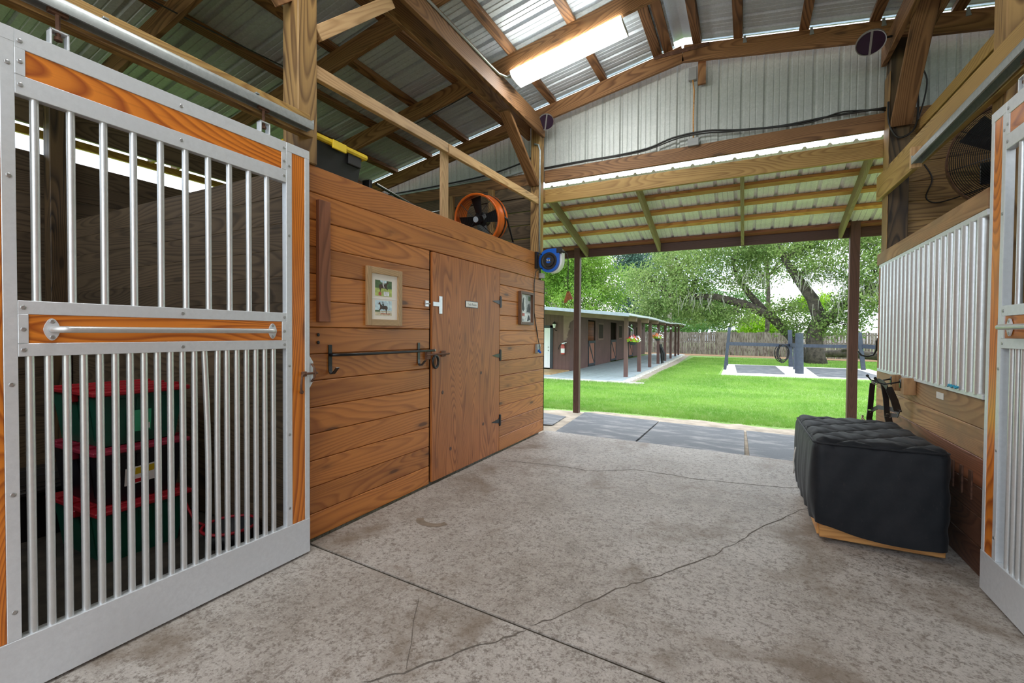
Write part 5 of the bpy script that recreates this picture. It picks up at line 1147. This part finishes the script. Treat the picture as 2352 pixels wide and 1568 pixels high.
# the big spreading oak with its forked trunk
oak_l = [([(3.9, 33.6, -.5), (3.8, 33.6, .3), (3.75, 33.6, 1.3), (4.0, 33.6, 2.4), (3.6, 33.5, 3.6), (2.7, 33.3, 5.0), (2.0, 33.2, 6.2)], [.62, .48, .44, .40, .34, .26, .16]),
         ([(3.2, 34.8, -.5), (3.1, 34.8, .4), (2.6, 34.8, 1.3), (1.4, 34.6, 2.6), (-.2, 34.2, 3.4), (-2.0, 33.8, 3.9), (-3.6, 33.4, 3.9), (-5.0, 33.0, 4.1)], [.45, .34, .33, .30, .28, .24, .18, .10]),
         ([(4.0, 33.6, 1.9), (5.0, 33.2, 3.0), (6.2, 32.8, 3.9), (7.6, 32.5, 5.0)], [.34, .28, .22, .14]),
         ([(1.2, 34.6, 2.7), (.2, 34.6, 4.0), (-.6, 34.6, 5.2), (-.9, 34.6, 6.4)], [.26, .2, .16, .1])]
oak_b = [(-5.2, 32.6, 4.2, 1.9, 1.9, 1.2), (-6.0, 33.5, 3.0, 1.3, 1.5, .8), (-3.2, 33.5, 5.3, 1.9, 2.0, 1.1), (-2.8, 34.0, 3.0, 1.6, 1.5, .7), (-6.6, 33.0, 5.2, 1.2, 1.3, .8), (-.6, 34.6, 7.0, 2.2, 2.2, 1.2), (-1.0, 33.5, 2.5, 1.3, 1.3, .5), (1.8, 33.2, 7.3, 2.2, 2.2, 1.2), (.2, 33.8, 4.9, 1.4, 1.4, .7), (3.6, 33.0, 5.4, 1.3, 1.4, .7), (4.6, 33.4, 7.4, 2.2, 2.2, 1.3), (6.4, 32.2, 4.9, 1.8, 1.8, 1.0), (5.8, 32.0, 3.2, 1.4, 1.4, .8), (7.6, 32.6, 6.6, 1.9, 1.9, 1.2), (8.4, 32.8, 4.2, 1.6, 1.6, 1.0), (4.8, 33.6, 2.0, 1.5, 1.2, .7), (2.2, 34.6, 3.0, 1.2, 1.0, .55), (-4.4, 33.8, 6.6, 1.7, 1.8, 1.0), (2.8, 34.2, 1.8, .8, .7, .5)]
def mosses(t):
    mb = MB()
    for c, k in (((6.1, 31.4, 4.3), 90), ((5.2, 31.6, 3.6), 50), ((-3.2, 32.0, 4.0), 40), ((.5, 32.6, 5.2), 40), ((3.4, 32.0, 5.0), 40)):
        for _ in range(k):
            p = Vector(c)+Vector((random.gauss(0, .8), random.gauss(0, .5), random.gauss(0, .25))); L = random.uniform(.4, 1.2)
            q = p+Vector((random.uniform(-.3, .3), random.uniform(-.2, .2), -L)); mid = p.lerp(q, .5)+Vector((random.uniform(-.15, .15), 0, 0)); mb.tube([p, mid, q], [.018, .016, .006], 3, False)
    o = obj('hanging_moss', mb, 'moss', t); o['kind'] = 'stuff'
tree('oak_tree', 'big spreading oak with forked trunk behind the wash rack', (3.6, 34.0, -.46), oak_b, 64000, .085, 'oakleaf', 'bark', .45, GT, oak_l, sig=.36, extra=mosses)
tree('broadleaf_tree', 'bright yellow-green tree rising behind the barn roof', (-17.5, 46, -.46), bl(-17.5, 45, 7.0, 3.0, 11, (4.2, 2.5, 3.4), 2.0, 3)+[(-11.6, 45.5, 6.3, 2.2, 2.2, 1.7), (-13.2, 45, 4.2, 2.2, 2, 1.6)], 42000, .12, 'brightleaf', 'palebark', .3, GT, sig=.5)
tree('pine_tree', 'blue-green feathery pine between the bright tree and the oak', (-12.5, 62, -.46), bl(-12.8, 62, 8.5, 2.4, 11, (2.8, 2, 5.2), 1.9, 5), 24000, .15, 'pineleaf', 'bark', .3, GT, sig=.6)
tree('pine_tree', 'tall pale-trunked pine behind the far end of the barn', (-7.9, 55, -.46), bl(-7.4, 55, 12.5, 1.7, 6, (2.2, 1.2, 2.0), 1.2, 8), 6000, .13, 'pineleaf', 'palebark', .28, GT, sig=.5)
tree('broadleaf_tree', 'dense green tree at the left edge behind the barn', (-26, 52, -.46), bl(-25, 52, 6.5, 3.4, 9, (4, 2, 3.5), 2.3, 9), 16000, .15, 'brightleaf', 'palebark', .3, GT, sig=.6)
tree('broadleaf_tree', 'deep green tree right of the oak beyond the fence', (15.5, 49, -.46), bl(14.5, 49, 5.2, 2.8, 11, (4.5, 2, 3.4), 2.0, 10), 32000, .13, 'darkleaf', 'bark', .3, GT, sig=.5)
tree('broadleaf_tree', 'mixed green tree filling the gap behind the oak limbs', (-4.5, 58, -.46), bl(-4.0, 58, 4.0, 2.2, 7, (4, 2, 1.6), 1.5, 11), 18000, .14, 'darkleaf', 'palebark', .25, GT, sig=.5)
tree('shrub', 'lime green shrub over the fence left of the oak trunk', (2.6, 50, -.46), bl(2.4, 50, 2.2, 1.3, 5, (2.2, .6, .5), .9, 12), 6000, .11, 'limeleaf', 'bark', .1, 'shrubs beyond the fence', sig=.35)
tree('shrub', 'lime green shrub seen between the two oak trunks', (6.4, 50, -.46), bl(6.2, 50, 3.6, 1.2, 4, (1.2, .6, 1.0), .9, 13), 4000, .11, 'limeleaf', 'bark', .1, 'shrubs beyond the fence', sig=.35)
tree('broadleaf_tree', 'tall leafy tree filling the sky above the oak', (1.5, 46, -.46), bl(1.5, 46, 9.5, 2.3, 12, (7.5, 1.5, 2.6), 1.6, 21), 15000, .12, 'oakleaf', 'bark', .2, GT, sig=.5)
tree('shrub', 'dark shrub behind the fence beyond the barn end', (-8.5, 52, -.46), bl(-8.5, 52, 1.8, 1.5, 6, (3.2, .6, .6), 1.0, 14), 5000, .12, 'darkleaf', 'bark', .1, 'shrubs beyond the fence', sig=.4)

# ------------------------------------------------------------ grass blades (nobody could count them)
def grass(n):
    out = []
    Y = 7.7+ (rng.random(n)**1.7)*30; x = rng.random(n)
    xl = np.interp(Y, [7.7, 12, 16, 18, 38], [-4.2, -6.6, -8.0, -3.4, -4.2]); xr = np.interp(Y, [7.7, 38], [2.4, 10.0]); X = xl+(xr-xl)*x
    edge = 7.82+.10*np.sin(X*2.1)+.12+.25*np.exp(-((X+.9)/1.0)**2)+.1*rng.random(n)
    k = (Y > edge) & ~((X > -1.1) & (X < 5.8) & (Y > 21.6) & (Y < 29.8)) & ~((X < -3.55) & (Y > 16.1)) 
    X, Y = X[k], Y[k]; m = len(X); Z = np.array([gz(y) for y in Y])-.014
    h = (.028+.035*rng.random(m))*(1+.04*(Y-7)); w = .0035*(1+.12*(Y-7)); a = rng.random(m)*6.283; ln = rng.normal(size=(m, 2))*h[:, None]*.5
    V = np.empty((m, 3, 3)); V[:, 0] = np.c_[X-np.cos(a)*w, Y-np.sin(a)*w, Z]; V[:, 1] = np.c_[X+np.cos(a)*w, Y+np.sin(a)*w, Z]; V[:, 2] = np.c_[X+ln[:, 0], Y+ln[:, 1], Z+h]
    me = bpy.data.meshes.new('grass_blades'); me.vertices.add(3*m); me.vertices.foreach_set('co', V.astype(np.float32).ravel()); me.loops.add(3*m); me.loops.foreach_set('vertex_index', np.arange(3*m, dtype=np.int32))
    me.polygons.add(m); me.polygons.foreach_set('loop_start', np.arange(0, 3*m, 3, dtype=np.int32)); me.update(calc_edges=True); me.materials.append(M['blade'])
    o = put('grass_blades', me, (0, 0, 0)); tag(o, 'short green grass blades covering the lawn', 'grass', kind='stuff')
grass(300000)
